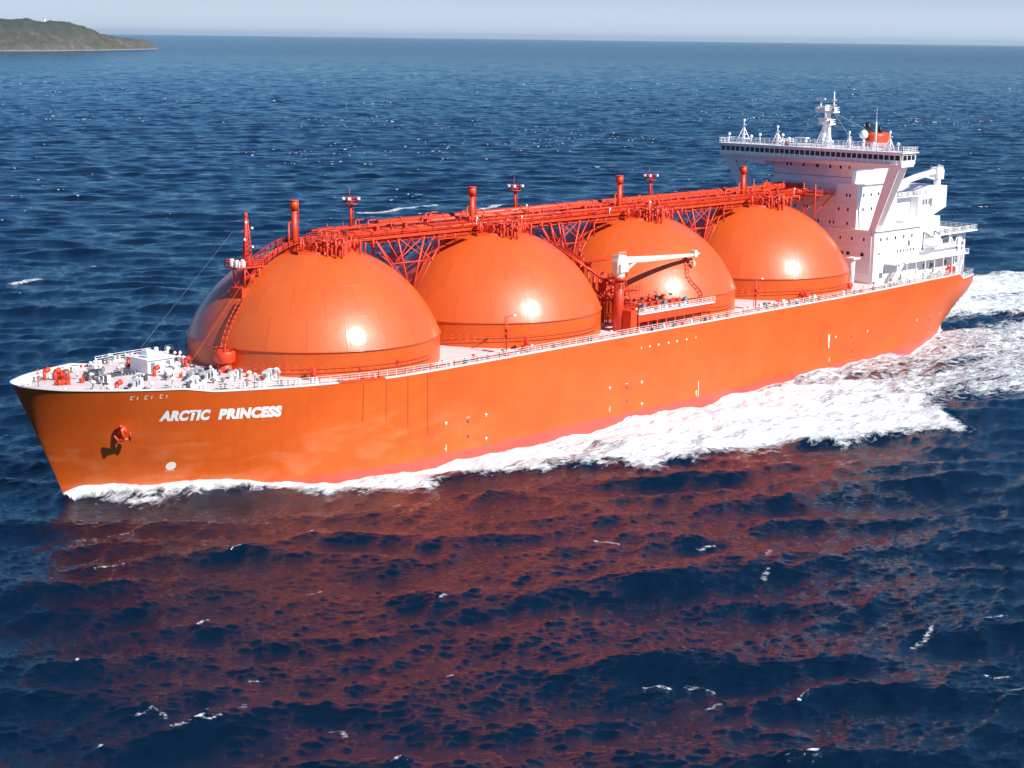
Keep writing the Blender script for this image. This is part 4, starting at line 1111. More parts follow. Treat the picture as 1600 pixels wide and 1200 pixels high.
# ---- engine casing, funnel, exhaust pipes
ec = bpy.data.objects.new('engine_casing', None); C.objects.link(ec); ec.parent = ship
def ebox(name, *a, mat=M['white']):
    mb = MB(); mb.box(*a); return mb.build(name, mat, ec)
ebox('casing_wall', 251.0, 268.0, -10.5, 10.5, 31.0, 36.6)
ebox('casing_wall', 258.5, 266.8, -12.9, -10.5, 31.0, 36.7)
ebox('casing_deck', 248.2, 268.5, -12.4, 12.4, 36.7, 36.9)
mb = MB(); mb.prism([(268.0, 31.0), (275.4, 33.0), (275.4, 38.6), (272.0, 38.6), (268.0, 36.5)], -11.6, 11.6); mb.build('casing_overhang', M['white'], ec)
mb = MB(); mb.rail([(248.4, -12.3, 36.9), (270.0, -12.3, 36.9)], 1.1, 1.5, 0.06); mb.build('casing_railing', M['white'], ec)
for k in range(6): 
    mb = MB(); x = 249+k*3.1; mb.box(x, x+1.2, -11.9, -11.0, 36.9, 37.9); mb.build('deck_locker', (M['grey'], M['white'], M['offwhite'])[k % 3], ec)
for x in (260.5, 262.0, 263.6): ebox('louvre', x, x+1.0, -12.98, -12.9, 34.4, 35.8, mat=M['grey'])
ebox('louvre', 264.6, 265.4, -12.98, -12.9, 33.8, 35.9, mat=M['grey'])
fn = bpy.data.objects.new('funnel', None); C.objects.link(fn); fn.parent = ship
mb = MB(); mb.tube((257.8, 0, 36.8), (257.8, 0, 49.5), 3.4, 3.4, 28)
vs = []; n = 28
for z, s in ((46.0, 1.0), (51.6, 1.0), (52.4, 0.94)):
    for i in range(n):
        a = 2*math.pi*i/n; vs.append((257.8+4.0*s*math.cos(a), 3.3*s*math.sin(a), z))
fs = [(k*n+i, k*n+(i+1) % n, (k+1)*n+(i+1) % n, (k+1)*n+i) for k in range(2) for i in range(n)]+[tuple(2*n+i for i in range(n))]
mb = MB(); mb.add(vs, fs, True); mb.build('funnel_casing', M['orange'], fn)
mb = MB(); mb.tube((257.8, 0, 36.8), (257.8, 0, 46.2), 4.0, 4.0, 28); mb.build('funnel_base', M['white'], fn)
mb = MB(); mb.tube((256.0, 1.2, 52.0), (255.4, 1.2, 55.0), 0.75, 0.7, 12); mb.build('exhaust_pipe', M['black'], fn)
mb = MB(); mb.tube((257.6, -1.2, 52.0), (257.2, -1.2, 54.0), 0.5, 0.5, 12); mb.build('exhaust_pipe', M['black'], fn)
mb = MB(); mb.tube((252.5, -3.0, 49.7), (252.5, -3.0, 55.4), 0.3, 0.2, 8); mb.tube((252.5, -3.0, 55.4), (252.5, -3.0, 59.0), 0.06, 0.04, 4); mb.build('signal_mast', M['white'], fn)

# ---- stern crane on the casing
sc = bpy.data.objects.new('stern_crane', None); C.objects.link(sc); sc.parent = ship
mb = MB(); mb.tube((273.6, -9.6, 38.5), (273.6, -9.6, 40.2), 0.95, 0.9, 14); mb.build('pedestal', M['white'], sc)
mb = MB(); mb.prism([(272.2, 40.2), (275.2, 40.2), (275.4, 42.6), (273.8, 43.4), (271.6, 43.2)], -10.6, -8.6); mb.rail([(271.8, -10.6, 43.3), (274.6, -10.6, 42.8)], 0.8, 0.8, 0.06, 2); mb.build('crane_house', M['white'], sc)
mb = MB(); mb.prism([(272.8, 43.0), (272.8, 41.9), (262, 40.5), (248.0, 38.9), (248.0, 39.5), (262, 41.9)], -10.05, -9.15); mb.build('jib', M['white'], sc)
mb = MB(); mb.tube((272.6, -9.6, 40.2), (266.8, -9.6, 41.2), 0.28, None, 8); mb.build('jib_ram', M['white'], sc)

# ---- raised platform on lattice legs over the stern
sp = bpy.data.objects.new('stern_platform', None); C.objects.link(sp); sp.parent = ship
mb = MB(); mb.box(262.8, 282.6, -17.4, 9.0, 26.6, 27.0); mb.build('platform_deck', M['white'], sp)
mb = MB(); mb.rail([(262.9, -17.3, 27.0), (282.5, -17.3, 27.0), (282.5, 8.9, 27.0), (262.9, 8.9, 27.0)], 1.2, 1.5, 0.07); mb.build('platform_railing', M['offwhite'], sp)
for k in range(7):
    mb = MB(); x = 265+k*2.3; mb.box(x, x+1.1, -16.4, -15.4, 27.0, 27.9); mb.build('deck_box', (M['cream'], M['grey'])[k % 2], sp)
for x, y in ((277.6, -15.2), (281.9, -14.0), (281.9, 6.0), (270.5, -16.0), (276.0, -15.6)):
    mb = MB(); mb.tube((x, y, 14.4 if x > 275.6 else 16.5), (x, y, 26.6), 0.34, None, 8); mb.build('platform_leg', M['white'], sp)
mb = MB()
def X_(a, b2, za, zb):
    mb.tube((*a, za), (*b2, zb), 0.16, None, 5); mb.tube((*a, zb), (*b2, za), 0.16, None, 5)
for za, zb in ((14.8, 18.5), (18.5, 22.4), (22.4, 26.4)):
    X_((277.6, -15.2), (281.9, -14.0), za, zb); mb.tube((277.6, -15.2, zb), (281.9, -14.0, zb), 0.14, None, 5)
X_((276.0, -15.6), (277.6, -15.2), 20.5, 26.4); X_((270.5, -16.0), (276.0, -15.6), 20.5, 26.4); X_((281.9, -14.0), (281.9, 6.0), 18, 26)
X_((277.6, -15.2), (277.6, 4), 19, 26); mb.tube((270.5, -16, 20.5), (281.9, -14.0, 20.5), 0.16, None, 5)
mb.build('lattice_brace', M['white'], sp)
mb = MB(); mb.box(274.5, 279.5, -12.5, -6, 14.4, 19.5); mb.build('steering_house', M['offwhite'], sp)
for a in ((279.5, -12.5, 0.9), (284.0, -10.0, 0.8)):
    t = bpy.data.objects.new('mooring_winch', None); C.objects.link(t); t.parent = ship; t.location = (a[0], a[1], 14.3)
    mb = MB(); s = a[2]
    mb.box(-1.7*s, 1.7*s, -0.9*s, 0.9*s, 0, 0.22*s)
    for xx in (-1.5, -0.4, 0.7, 1.5): mb.box(xx*s-0.08, xx*s+0.08, -0.65*s, 0.65*s, 0.2*s, 1.7*s)
    mb.build('winch_frame', M['white'], t)
    mb = MB(); mb.tube((-1.45*s, 0, 1.0*s), (0.65*s, 0, 1.0*s), 0.6*s, None, 14); mb.build('winch_drum', M['grey'], t)
mb = MB()
for k in range(9):
    a = k*0.7; mb.tube((267.5+0.9*math.cos(a), -18.7+0.9*math.sin(a), 17.4), (267.5, -18.7, 18.4), 0.12, None, 5)
mb.tube((267.5, -18.7, 17), (267.5, -18.7, 18.6), 0.3, None, 8)
mb.build('hose_monitor', M['redorange'], ship)

# ================================================================ THE SEA
def spectrum_tile(N, L, wind, lo, hi, seed, rms, pw=4.5):
    rg = np.random.default_rng(seed)
    k1 = 2*np.pi*np.fft.fftfreq(N, L/N); KX, KY = np.meshgrid(k1, k1, indexing='ij')
    K = np.sqrt(KX**2+KY**2); K[0, 0] = 1
    cs = (KX*math.cos(wind)+KY*math.sin(wind))/K
    P = np.exp(-1/(K*6.5)**2)/K**4*(0.03+np.abs(cs)**pw)*np.where(cs < 0, 0.35, 1)
    lam = 2*np.pi/K; P = np.where((lam > lo) & (lam <= hi), P, 0); P[0, 0] = 0
    H = np.sqrt(P)*(rg.normal(size=(N, N))+1j*rg.normal(size=(N, N)))
    h = np.fft.ifft2(H).real; dx = np.fft.ifft2(-1j*KX/K*H).real; dy = np.fft.ifft2(-1j*KY/K*H).real
    cv = np.fft.ifft2(K*H).real
    s = rms/h.std()
    return dict(N=N, L=L, h=(h*s).astype(np.float32), dx=(dx*s).astype(np.float32), dy=(dy*s).astype(np.float32), cv=(cv*s).astype(np.float32), lo=lo)
def sample(t, key, x, y, rot=0.0):
    c, s = math.cos(rot), math.sin(rot)
    N = t['N']; u = (x*c+y*s)/t['L']*N; v = (-x*s+y*c)/t['L']*N
    iu = np.floor(u).astype(np.int64); iv = np.floor(v).astype(np.int64)
    fu = (u-iu).astype(np.float32); fv = (v-iv).astype(np.float32)
    iu %= N; iv %= N; ju = (iu+1) % N; jv = (iv+1) % N; a = t[key]
    return (a[iu, iv]*(1-fu)+a[ju, iv]*fu)*(1-fv)+(a[iu, jv]*(1-fu)+a[ju, jv]*fu)*fv
def value_noise(x, y, scale, seed, octaves=4):
    rg = np.random.default_rng(seed); G = rg.random((256, 256)).astype(np.float32)
    out = 0; amp = 1; tot = 0
    for o in range(octaves):
        u = x*scale*2**o+17.3*o; v = y*scale*2**o+5.1*o
        iu = np.floor(u).astype(np.int64); iv = np.floor(v).astype(np.int64); fu = u-iu; fv = v-iv
        fu = fu*fu*(3-2*fu); fv = fv*fv*(3-2*fv)
        a = G[iu % 256, iv % 256]; b2 = G[(iu+1) % 256, iv % 256]; c = G[iu % 256, (iv+1) % 256]; d = G[(iu+1) % 256, (iv+1) % 256]
        out = out+amp*((a*(1-fu)+b2*fu)*(1-fv)+(c*(1-fu)+d*fu)*fv); tot += amp; amp *= 0.55
    return out/tot
def sstep(a, b2, x):
    t = np.clip((x-a)/(b2-a), 0, 1); return t*t*(3-2*t)
def poly_sd(px, py, poly):
    """signed distance to a polygon, negative inside"""
    P = np.array(poly); n = len(P); d = np.full(px.shape, 1e9); ins = np.zeros(px.shape, bool)
    for i in range(n):
        ax, ay = P[i]; bx, by = P[(i+1) % n]
        ex, ey = bx-ax, by-ay; wx, wy = px-ax, py-ay
        t = np.clip((wx*ex+wy*ey)/(ex*ex+ey*ey), 0, 1)
        d = np.minimum(d, (wx-ex*t)**2+(wy-ey*t)**2)
        c = ((ay > py) != (by > py)) & (px < (bx-ax)*(py-ay)/((by-ay) if by != ay else 1e-9)+ax)
        ins ^= c
    d = np.sqrt(d); return np.where(ins, -d, d)

WIND = R(215)
bands = [(spectrum_tile(1024, 97.0, WIND, 0.9, 2.6, 1, 0.042, 3), 0.3), (spectrum_tile(1024, 181.0, WIND+0.25, 2.6, 7.5, 2, 0.088, 7), 1.1),
         (spectrum_tile(512, 331.0, WIND-0.2, 7.5, 19.0, 3, 0.24, 7), 0.55), (spectrum_tile(512, 743.0, WIND+0.1, 19.0, 70.0, 4, 0.36, 5), 0.1)]
vaz = math.degrees(math.atan2(fwd.y, fwd.x))
ang = np.concatenate([np.arange(-180, -40, 4.0), np.arange(-40, -18.6, 0.35), np.arange(-18.6, 18.6, 0.040), np.arange(18.6, 40, 0.35), np.arange(40, 180, 4.0)])
rad = [0.5, 20, 50, 80, 105, 125, 140]
r_ = 150.0
while r_ < 120000:
    rad.append(r_)
    q = 0.00135 if r_ < 400 else (0.0021 if r_ < 750 else min(0.02, 0.0021+(r_-750)*0.9e-6))
    r_ *= 1+q
rad = np.array(rad)
AA, RR = np.meshgrid(np.radians(ang+vaz), rad)
X = CAM[0]+RR*np.cos(AA); Y = CAM[1]+RR*np.sin(AA)
dA = np.gradient(np.radians(ang)); dR = np.gradient(rad)
spc = np.maximum(RR*dA[None, :], np.minimum(dR[:, None], 6+RR*0))*1.0
spc = np.maximum(spc, dR[:, None]*0.6)
Hh = np.zeros_like(X); DX = np.zeros_like(X); DY = np.zeros_like(X); CV = np.zeros_like(X)
for t, rot in bands:
    w = sstep(1.2, 3.0, t['lo']/spc)
    if t['lo'] > 7: w = sstep(0.30, 1.0, t['lo']/spc)
    Hh += w*sample(t, 'h', X, Y, rot)
    a = sample(t, 'dx', X, Y, rot); b2 = sample(t, 'dy', X, Y, rot); c, s = math.cos(rot), math.sin(rot)
    DX += w*(a*c-b2*s); DY += w*(a*s+b2*c)
gust = value_noise(X, Y, 1/160.0, 5, 3)
for t, rot in bands[1:3]: CV += sample(t, 'cv', X, Y, rot)/t['cv'].std()
cw, sw = math.cos(WIND), math.sin(WIND)
CV = CV/math.sqrt(2)+0.45*(value_noise((X*cw+Y*sw)*2.2, (-X*sw+Y*cw)*0.8, 1/3.0, 8, 3)-.5)*4
# whitecaps only on the sharpest crests, more of them where it gusts
capv = CV+1.6*(gust-0.5)*2
far = sstep(700, 2500, RR)
thr = 3.45-0.95*sstep(330, 1000, RR)
cap = sstep(thr, thr+0.9, capv)*(1+0.5*sstep(330, 1000, RR))*(1-0.0*far)
cap = np.maximum(cap, far*sstep(2.3, 2.8, capv)*1.2)
cap *= 1-0.9*sstep(3000, 20000, RR)
STREAKS = [[(-40.4, -91.6), (-38.4, -93.3), (-36.2, -93.9), (-34.8, -93.9)], [(-31.2, -92.9), (-30.3, -93.2)], [(-27.4, -104.3), (-27.1, -105.5), (-28.0, -107.3)], [(43.1, -136.9), (45.5, -136.9), (49.1, -135.8), (50.9, -135.1)], [(52.9, -107.4), (55.8, -105.9)], [(61.1, -102.1), (64.1, -100.3)], [(-40.4, -86.1), (-38.2, -86.2), (-38.7, -88.5)], [(-10.7, -35.1), (-8.7, -35.3), (-7.0, -36.1)], [(1.4, -21.9), (4.1, -23.1)], [(2.7, -66.0), (5.1, -65.9)], [(12.7, -81.9), (14.0, -81.7)], [(-23.9, -86.4), (-23.3, -86.8)], [(59.6, -90.9), (62.6, -91.5)], [(6.9, -130.0), (8.8, -130.3)], [(11.3, -124.9), (12.5, -126.9)], [(7.2, -121.4), (9.0, -123.8)], [(58.2, -138.8), (61.8, -140.2)], [(37.5, -149.6), (39.0, -151.8)], [(34.7, -154.4), (36.7, -155.0)], [(51.1, -77.3), (52.1, -80.8)], [(381.4, 326.6), (392.9, 324.5), (409.9, 325.8), (432.0, 331.5)], [(185.4, 250.5), (191.0, 252.2)], [(147.4, 232.4), (156.4, 232.2)], [(423.0, 298.9), (461.6, 315.0)], [(570.4, 153.9), (579.4, 154.0)], [(432.3, 568.5), (443.2, 571.8)], [(315.9, 6.0), (329.3, 11.2)], [(-7.6, -102.9), (-6.7, -102.6)], [(283.9, 307.9), (285.1, 300.7)]]
for pl in STREAKS:
    pl = np.array(pl); c0 = pl.mean(0); dd = np.hypot(*(c0-CAM[:2])); w0 = 0.40+0.0016*dd*(dd > 300)
    bb = (np.abs(X-c0[0]) < 60+dd*.1) & (np.abs(Y-c0[1]) < 60+dd*.1)
    xx, yy = X[bb], Y[bb]; xx = xx+(value_noise(xx, yy, .5, 71, 2)-.5)*0.6; yy = yy+(value_noise(xx, yy, .5, 72, 2)-.5)*0.6; dm = np.full(xx.shape, 1e9)
    for (ax, ay), (bx, by) in zip(pl[:-1], pl[1:]):
        ex, ey = bx-ax, by-ay; t = np.clip(((xx-ax)*ex+(yy-ay)*ey)/(ex*ex+ey*ey+1e-9), 0, 1)
        dm = np.minimum(dm, np.hypot(xx-ax-t*ex, yy-ay-t*ey))
    cap[bb] = np.maximum(cap[bb], (0.85+0.3*(dd > 300))*sstep(w0*2.3, w0*0.3, dm))
# foam of the wake
P1 = [(12.1, 7.2), (11.3, 0.8), (15.7, -3.6), (22.7, -8.2), (27.9, -13.5), (37.1, -19.0), (38.4, -24.0), (44.8, -28.0), (46.7, -32.3), (54.3, -33.8), (56.6, -36.1), (63.4, -34.0), (70.2, -36.8), (78.0, -41.9), (86.5, -43.6), (91.3, -45.6), (92.8, -53.3), (91.8, -58.4), (95.3, -59.2), (106.6, -55.1), (112.9, -55.6), (118.0, -60.7), (130.1, -60.5), (136.7, -65.5), (137.4, -70.1), (146.9, -69.3), (155.4, -72.8), (164.0, -80.5), (177.5, -67.8), (191.2, -55.6), (202.1, -41.3), (196.1, -33.3), (178.9, -27.3), (167.6, -26.6), (160, -20), (60, -18), (35, -5), (22, 5)]
P2 = [(151.4, -37.7), (163.0, -49.0), (177.5, -63.3), (200.3, -58.4), (216.2, -65.7), (223.3, -68.4), (290, -44), (335, -32), (310, -20), (282.6, -14.0), (262, -12), (200, -20), (160, -22)]
P3 = [(280, -3), (293.1, -5.6), (304.2, -6.4), (317.2, -15.4), (330.5, -24.5), (410.0, 2.5), (620, 10), (620, 50), (403.3, 30.5), (396.8, 33.4), (378.0, 37.4), (330, 24), (290, 14), (280, 8)]
P4 = [(13.1, 6.2), (10.1, -6.2), (14.2, -14.4), (22.5, -15.2), (31.4, -15.8), (30, -8)]
def mir(p): return [(x, -y) for x, y in p]
near = (X > -10) & (X < 640) & (Y > -110) & (Y < 110)
nx_, ny_ = X[near], Y[near]
wob = (value_noise(nx_, ny_, 1/7.0, 21, 5)-0.5)*10; wob2 = (value_noise(nx_, ny_, 1/7.0, 22, 5)-0.5)*10
edge = np.clip((nx_-8)/60, 0.12, 1)
qx, qy = nx_+wob*edge, ny_+wob2*edge
s1 = np.minimum(poly_sd(qx, qy, P1), poly_sd(qx, qy, mir(P1)))
s2 = np.minimum(poly_sd(qx, qy, P2), poly_sd(qx, qy, mir(P2)))
s3 = poly_sd(qx, qy, P3); s4 = np.minimum(poly_sd(qx, qy, P4), poly_sd(qx, qy, mir(P4)))
hull_w = half(nx_, np.zeros_like(nx_)); dh_ = np.abs(ny_)-hull_w
dh_ = np.where((nx_ < 8.6), np.hypot(nx_-8.6, ny_), np.where(nx_ > 288, np.hypot(nx_-288, ny_), dh_))
D = np.maximum.reduce([1.0*sstep(1.8, -4.0, s1), 0.62*sstep(5, -5, s2), 0.95*sstep(3, -6, s3)*(1-0.4*sstep(330, 480, nx_)), 0.46*sstep(1.0, -3, s4),
                       0.95*sstep(1.5+2.4*(nx_ < 62), 0.3+0.8*(nx_ < 62), np.abs(dh_-0.3))*((nx_ > 8.0) & (nx_ < 286))])
thin = value_noise(nx_*0.35, ny_, 1/7.0, 31, 4)
D = D-0.30*sstep(0.58, 0.75, thin)*(D > 0.6)*(dh_ > 6)
foamD = np.zeros_like(X); foamD[near] = D
# ship waves: bow crest, trough along midship, small crest under the foam edge
rise = (2.3*sstep(6, 16, nx_)*sstep(46, 26, nx_)*np.exp(-(np.maximum(dh_, 0)/3.6)**2)
        + 1.7*np.exp(-((nx_-10)/3.5)**2)*np.exp(-(dh_/1.8)**2)
        - 1.15*sstep(52, 78, nx_)*sstep(175, 150, nx_)*np.exp(-(np.maximum(dh_, 0)/9)**2)
        + 0.7*sstep(165, 190, nx_)*sstep(235, 205, nx_)*np.exp(-(np.maximum(dh_, 0)/7)**2)
        + 0.75*np.exp(-((s1+2.0)/2.6)**2)*sstep(45, 90, nx_)
        + 1.0*np.exp(-((np.minimum(poly_sd(nx_, ny_, P3), 50)+6)/7)**2)*sstep(285, 310, nx_)*sstep(640, 360, nx_))
lump = (value_noise(nx_, ny_, 1/2.6, 41, 4)-0.5)
Hh[near] += rise*0.9+sstep(0.35, 0.9, D)*lump*0.5
damp = np.ones_like(X); damp[near] = 1-0.55*sstep(0.4, 1, D)*(dh_ < 12)
PX = X-DX*1.0*damp; PY = Y-DY*1.0*damp; PZ = Hh
cap = np.where(foamD > 0.05, 0, cap)

def grid_mesh(name, px, py, pz, attrs, mat, keep=None):
    nr, nc = px.shape
    co = np.stack([px, py, pz], -1).reshape(-1, 3).astype(np.float32)
    ii, jj = np.meshgrid(np.arange(nr-1), np.arange(nc-1), indexing='ij')
    a = (ii*nc+jj); q = np.stack([a, a+1, a+nc+1, a+nc], -1).reshape(-1, 4)
    if keep is None:                          # close the circle behind the camera
        ii = np.arange(nr-1); q = np.concatenate([q, np.stack([ii*nc+nc-1, ii*nc, (ii+1)*nc, (ii+1)*nc+nc-1], -1)])
    else:
        q = q[keep.reshape(-1)]
        used = np.unique(q); mp = np.zeros(len(co), np.int64); mp[used] = np.arange(len(used)); q = mp[q]; co = co[used]
        attrs = {k: v.reshape(-1)[used] for k, v in attrs.items()}
    me = bpy.data.meshes.new(name)
    me.vertices.add(len(co)); me.vertices.foreach_set('co', co.reshape(-1))
    me.loops.add(q.size); me.loops.foreach_set('vertex_index', q.reshape(-1).astype(np.int32))
    me.polygons.add(len(q)); me.polygons.foreach_set('loop_start', np.arange(0, q.size, 4, dtype=np.int32))
    me.polygons.foreach_set('use_smooth', np.ones(len(q), bool))
    me.update(calc_edges=True)
    for k, v in attrs.items():
        at = me.attributes.new(k, 'FLOAT', 'POINT'); at.data.foreach_set('value', v.reshape(-1).astype(np.float32))
    me.materials.append(mat)
    o = bpy.data.objects.new(name, me); C.objects.link(o); return o

def foam_colour(n, l, b):
    b.inputs['Base Color'].default_value = (0.88, 0.90, 0.92, 1)
    b.inputs['Roughness'].default_value = 0.9
    b.inputs['Specular IOR Level'].default_value = 0.15

def sea_mat():
    m, n, l, b = newmat('sea_water')
    b.inputs['Base Color'].default_value = (0.001, 0.0085, 0.022, 1)
    b.inputs['Roughness'].default_value = 0.06
    b.inputs['IOR'].default_value = 1.47
    tc = n.new('ShaderNodeTexCoord')
    mp = n.new('ShaderNodeMapping'); mp.inputs['Rotation'].default_value = (0, 0, -WIND); mp.inputs['Scale'].default_value = (1.0, 0.42, 1.0)
    mp.vector_type = 'TEXTURE'
    mp.inputs['Rotation'].default_value = (0, 0, WIND); mp.inputs['Scale'].default_value = (1.0, 2.3, 1.0)
    l.new(tc.outputs['Object'], mp.inputs[0])
    n1 = n.new('ShaderNodeTexNoise'); n1.inputs['Scale'].default_value = 1.5; n1.inputs['Detail'].default_value = 6; n1.inputs['Roughness'].default_value = 0.68
    l.new(mp.outputs[0], n1.inputs['Vector'])
    n2 = n.new('ShaderNodeTexNoise'); n2.inputs['Scale'].default_value = 0.22; n2.inputs['Detail'].default_value = 4
    l.new(mp.outputs[0], n2.inputs['Vector'])
    b1 = n.new('ShaderNodeBump'); b1.inputs['Distance'].default_value = 0.21; b1.inputs['Strength'].default_value = 1
    l.new(n1.outputs[0], b1.inputs['Height'])
    at3 = n.new('ShaderNodeAttribute'); at3.attribute_name = 'farness'
    b2_ = n.new('ShaderNodeBump'); b2_.inputs['Distance'].default_value = 1.1
    l.new(at3.outputs['Fac'], b2_.inputs['Strength'])
    l.new(n2.outputs[0], b2_.inputs['Height']); l.new(b2_.outputs[0], b1.inputs['Normal'])
    l.new(b1.outputs[0], b.inputs['Normal'])
    ar = n.new('ShaderNodeAttribute'); ar.attribute_name = 'roughness'; l.new(ar.outputs['Fac'], b.inputs['Roughness'])
    at = n.new('ShaderNodeAttribute'); at.attribute_name = 'whitecap'
    nf = n.new('ShaderNodeTexNoise'); nf.inputs['Scale'].default_value = 2.4; nf.inputs['Detail'].default_value = 6; nf.inputs['Roughness'].default_value = 0.7
    l.new(mp.outputs[0], nf.inputs['Vector'])
    ad = n.new('ShaderNodeMath'); ad.operation = 'MULTIPLY_ADD'; ad.inputs[1].default_value = 3.4; l.new(nf.outputs[0], ad.inputs[0]); l.new(at.outputs['Fac'], ad.inputs[2])
    mr = n.new('ShaderNodeMapRange'); mr.inputs[1].default_value = 2.48; mr.inputs[2].default_value = 3.15; l.new(ad.outputs[0], mr.inputs[0])
    fb = n.new('ShaderNodeBsdfPrincipled'); foam_colour(n, l, fb)
    mx = n.new('ShaderNodeMixShader'); l.new(mr.outputs[0], mx.inputs[0]); l.new(b.outputs[0], mx.inputs[1]); l.new(fb.outputs[0], mx.inputs[2])
    l.new(mx.outputs[0], n['Material Output'].inputs['Surface'])
    return m
def wake_mat():
    m, n, l, b = newmat('wake_foam')
    foam_colour(n, l, b)
    tc = n.new('ShaderNodeTexCoord')
    mp = n.new('ShaderNodeMapping'); mp.inputs['Scale'].default_value = (0.50, 0.9, 0.6); mp.inputs['Rotation'].default_value = (0, 0, 0.12)
    l.new(tc.outputs['Object'], mp.inputs[0])
    n1 = n.new('ShaderNodeTexNoise'); n1.inputs['Scale'].default_value = 0.75; n1.inputs['Detail'].default_value = 10; n1.inputs['Roughness'].default_value = 0.66; n1.inputs['Distortion'].default_value = 0.9
    l.new(mp.outputs[0], n1.inputs['Vector'])
    at = n.new('ShaderNodeAttribute'); at.attribute_name = 'foam'
    ma = n.new('ShaderNodeMath'); ma.operation = 'MULTIPLY_ADD'; ma.inputs[1].default_value = 2.4
    l.new(n1.outputs[0], ma.inputs[0]); l.new(at.outputs['Fac'], ma.inputs[2])
    mr = n.new('ShaderNodeMapRange'); mr.inputs[1].default_value = 1.42; mr.inputs[2].default_value = 2.15; l.new(ma.outputs[0], mr.inputs[0])
    tr = n.new('ShaderNodeBsdfTransparent')
    mx = n.new('ShaderNodeMixShader'); l.new(mr.outputs[0], mx.inputs[0]); l.new(tr.outputs[0], mx.inputs[1]); l.new(b.outputs[0], mx.inputs[2])
    l.new(mx.outputs[0], n['Material Output'].inputs['Surface'])
    n2 = n.new('ShaderNodeTexNoise'); n2.inputs['Scale'].default_value = 1.2; n2.inputs['Detail'].default_value = 6
    l.new(mp.outputs[0], n2.inputs['Vector'])
    bp = n.new('ShaderNodeBump'); bp.inputs['Distance'].default_value = 0.4; bp.inputs['Strength'].default_value = 1.0
    n4 = n.new('ShaderNodeTexNoise'); n4.inputs['Scale'].default_value = 0.42; n4.inputs['Detail'].default_value = 8; n4.inputs['Roughness'].default_value = 0.7; l.new(mp.outputs[0], n4.inputs['Vector'])
    rc = n.new('ShaderNodeValToRGB'); rc.color_ramp.elements[0].position = 0.40; rc.color_ramp.elements[0].color = (0.60, 0.66, 0.69, 1); rc.color_ramp.elements[1].position = 0.56; rc.color_ramp.elements[1].color = (0.86, 0.89, 0.91, 1)
    l.new(n4.outputs[0], rc.inputs[0]); l.new(rc.outputs[0], b.inputs['Base Color'])
    l.new(n2.outputs[0], bp.inputs['Height']); l.new(bp.outputs[0], b.inputs['Normal'])
    return m
rough = 0.05+0.05*sstep(400, 1500, RR)+0.05*sstep(1500, 9000, RR)
farness = 0.15+0.6*sstep(400, 1500, RR)+1.5*sstep(2500, 9000, RR)
sea = grid_mesh('sea', PX, PY, PZ, {'whitecap': cap, 'farness': farness, 'roughness': rough}, sea_mat())
tag(sea, kind='structure')
kp = (foamD[:-1, :-1] > 0.03) | (foamD[1:, 1:] > 0.03) | (foamD[:-1, 1:] > 0.03) | (foamD[1:, :-1] > 0.03)
wake = grid_mesh('wake_foam', PX, PY, PZ+0.05+0.05*sstep(0.3, 1, foamD), {'foam': foamD}, wake_mat(), kp)
tag(wake, 'white churned foam of the bow wave and wake spreading from the side and stern of the orange ship', 'foam', None, 'stuff')

# ================================================================ headland and lighthouse
def ray_pt(u, v, z=0.0):
    d = fwd+r2*((u-800)/foc)-u2*((v-600)/foc)
    t = (z-CAM[2])/d.z
    return np.array([CAM[0]+d.x*t, CAM[1]+d.y*t])
U = np.array([-900, -600, -300, -120, 0, 40, 70, 110, 130, 150, 175, 200, 225, 238, 246.0])
VB = np.array([84, 84, 83, 82, 80, 80, 80, 79.5, 79, 79, 78.5, 78, 77.5, 77, 76.5])
VT = np.array([40, 22, 15, 20, 26, 25, 28, 30, 36, 46, 53, 57, 60, 66, 76.0])
cols = np.linspace(-900, 246, 560); T = np.linspace(0, 1, 46)
vbs = np.interp(cols, U, VB); vts = np.interp(cols, U, VT)
IX = np.zeros((len(T), len(cols))); IY = IX.copy(); IZ = IX.copy()
for c_, (u, vb, vt) in enumerate(zip(cols, vbs, vts)):
    p = ray_pt(u, vb); d = p-CAM[:2]; dist = np.hypot(*d); e = d/dist
    Hc = (vb-vt)/foc*dist*0.86
    wd = 300+Hc*9
    for r__, t in enumerate(T):
        IX[r__, c_], IY[r__, c_] = p+e*(t*wd)
        IZ[r__, c_] = Hc
tt = T[:, None]
nz = value_noise(IX, IY, 1/260.0, 61, 6); nz2 = value_noise(IX, IY, 1/60.0, 62, 4)
shape = 0.20*sstep(0, 0.035, tt)+0.80*np.sin(np.clip(tt/0.55, 0, 1)*np.pi/2)**1.3*(1-sstep(0.6, 1.0, tt))
IZ = IZ*shape*(0.93+0.14*(nz-0.5)*sstep(0, .3, tt))+(nz-0.5)*60*sstep(0, 0.08, tt)*sstep(0, 60, IZ)*(1-sstep(.45, .6, tt)*0.7)+(nz2-0.5)*26*sstep(0, 0.04, tt)*sstep(0, 30, IZ)-1.5*(tt < 0.001)
m, n, l, b = newmat('headland_ground')
tc = n.new('ShaderNodeTexCoord'); sx = n.new('ShaderNodeSeparateXYZ'); l.new(tc.outputs['Object'], sx.inputs[0])
no = n.new('ShaderNodeTexNoise'); no.inputs['Scale'].default_value = 0.016; no.inputs['Detail'].default_value = 10; no.inputs['Roughness'].default_value = 0.75
l.new(tc.outputs['Object'], no.inputs['Vector'])
ma = n.new('ShaderNodeMath'); ma.operation = 'MULTIPLY_ADD'; ma.inputs[1].default_value = 560; l.new(no.outputs[0], ma.inputs[0]); l.new(sx.outputs[2], ma.inputs[2])
cr = n.new('ShaderNodeValToRGB'); mr = n.new('ShaderNodeMapRange'); mr.inputs[1].default_value = 200; mr.inputs[2].default_value = 440; l.new(ma.outputs[0], mr.inputs[0]); l.new(mr.outputs[0], cr.inputs[0])
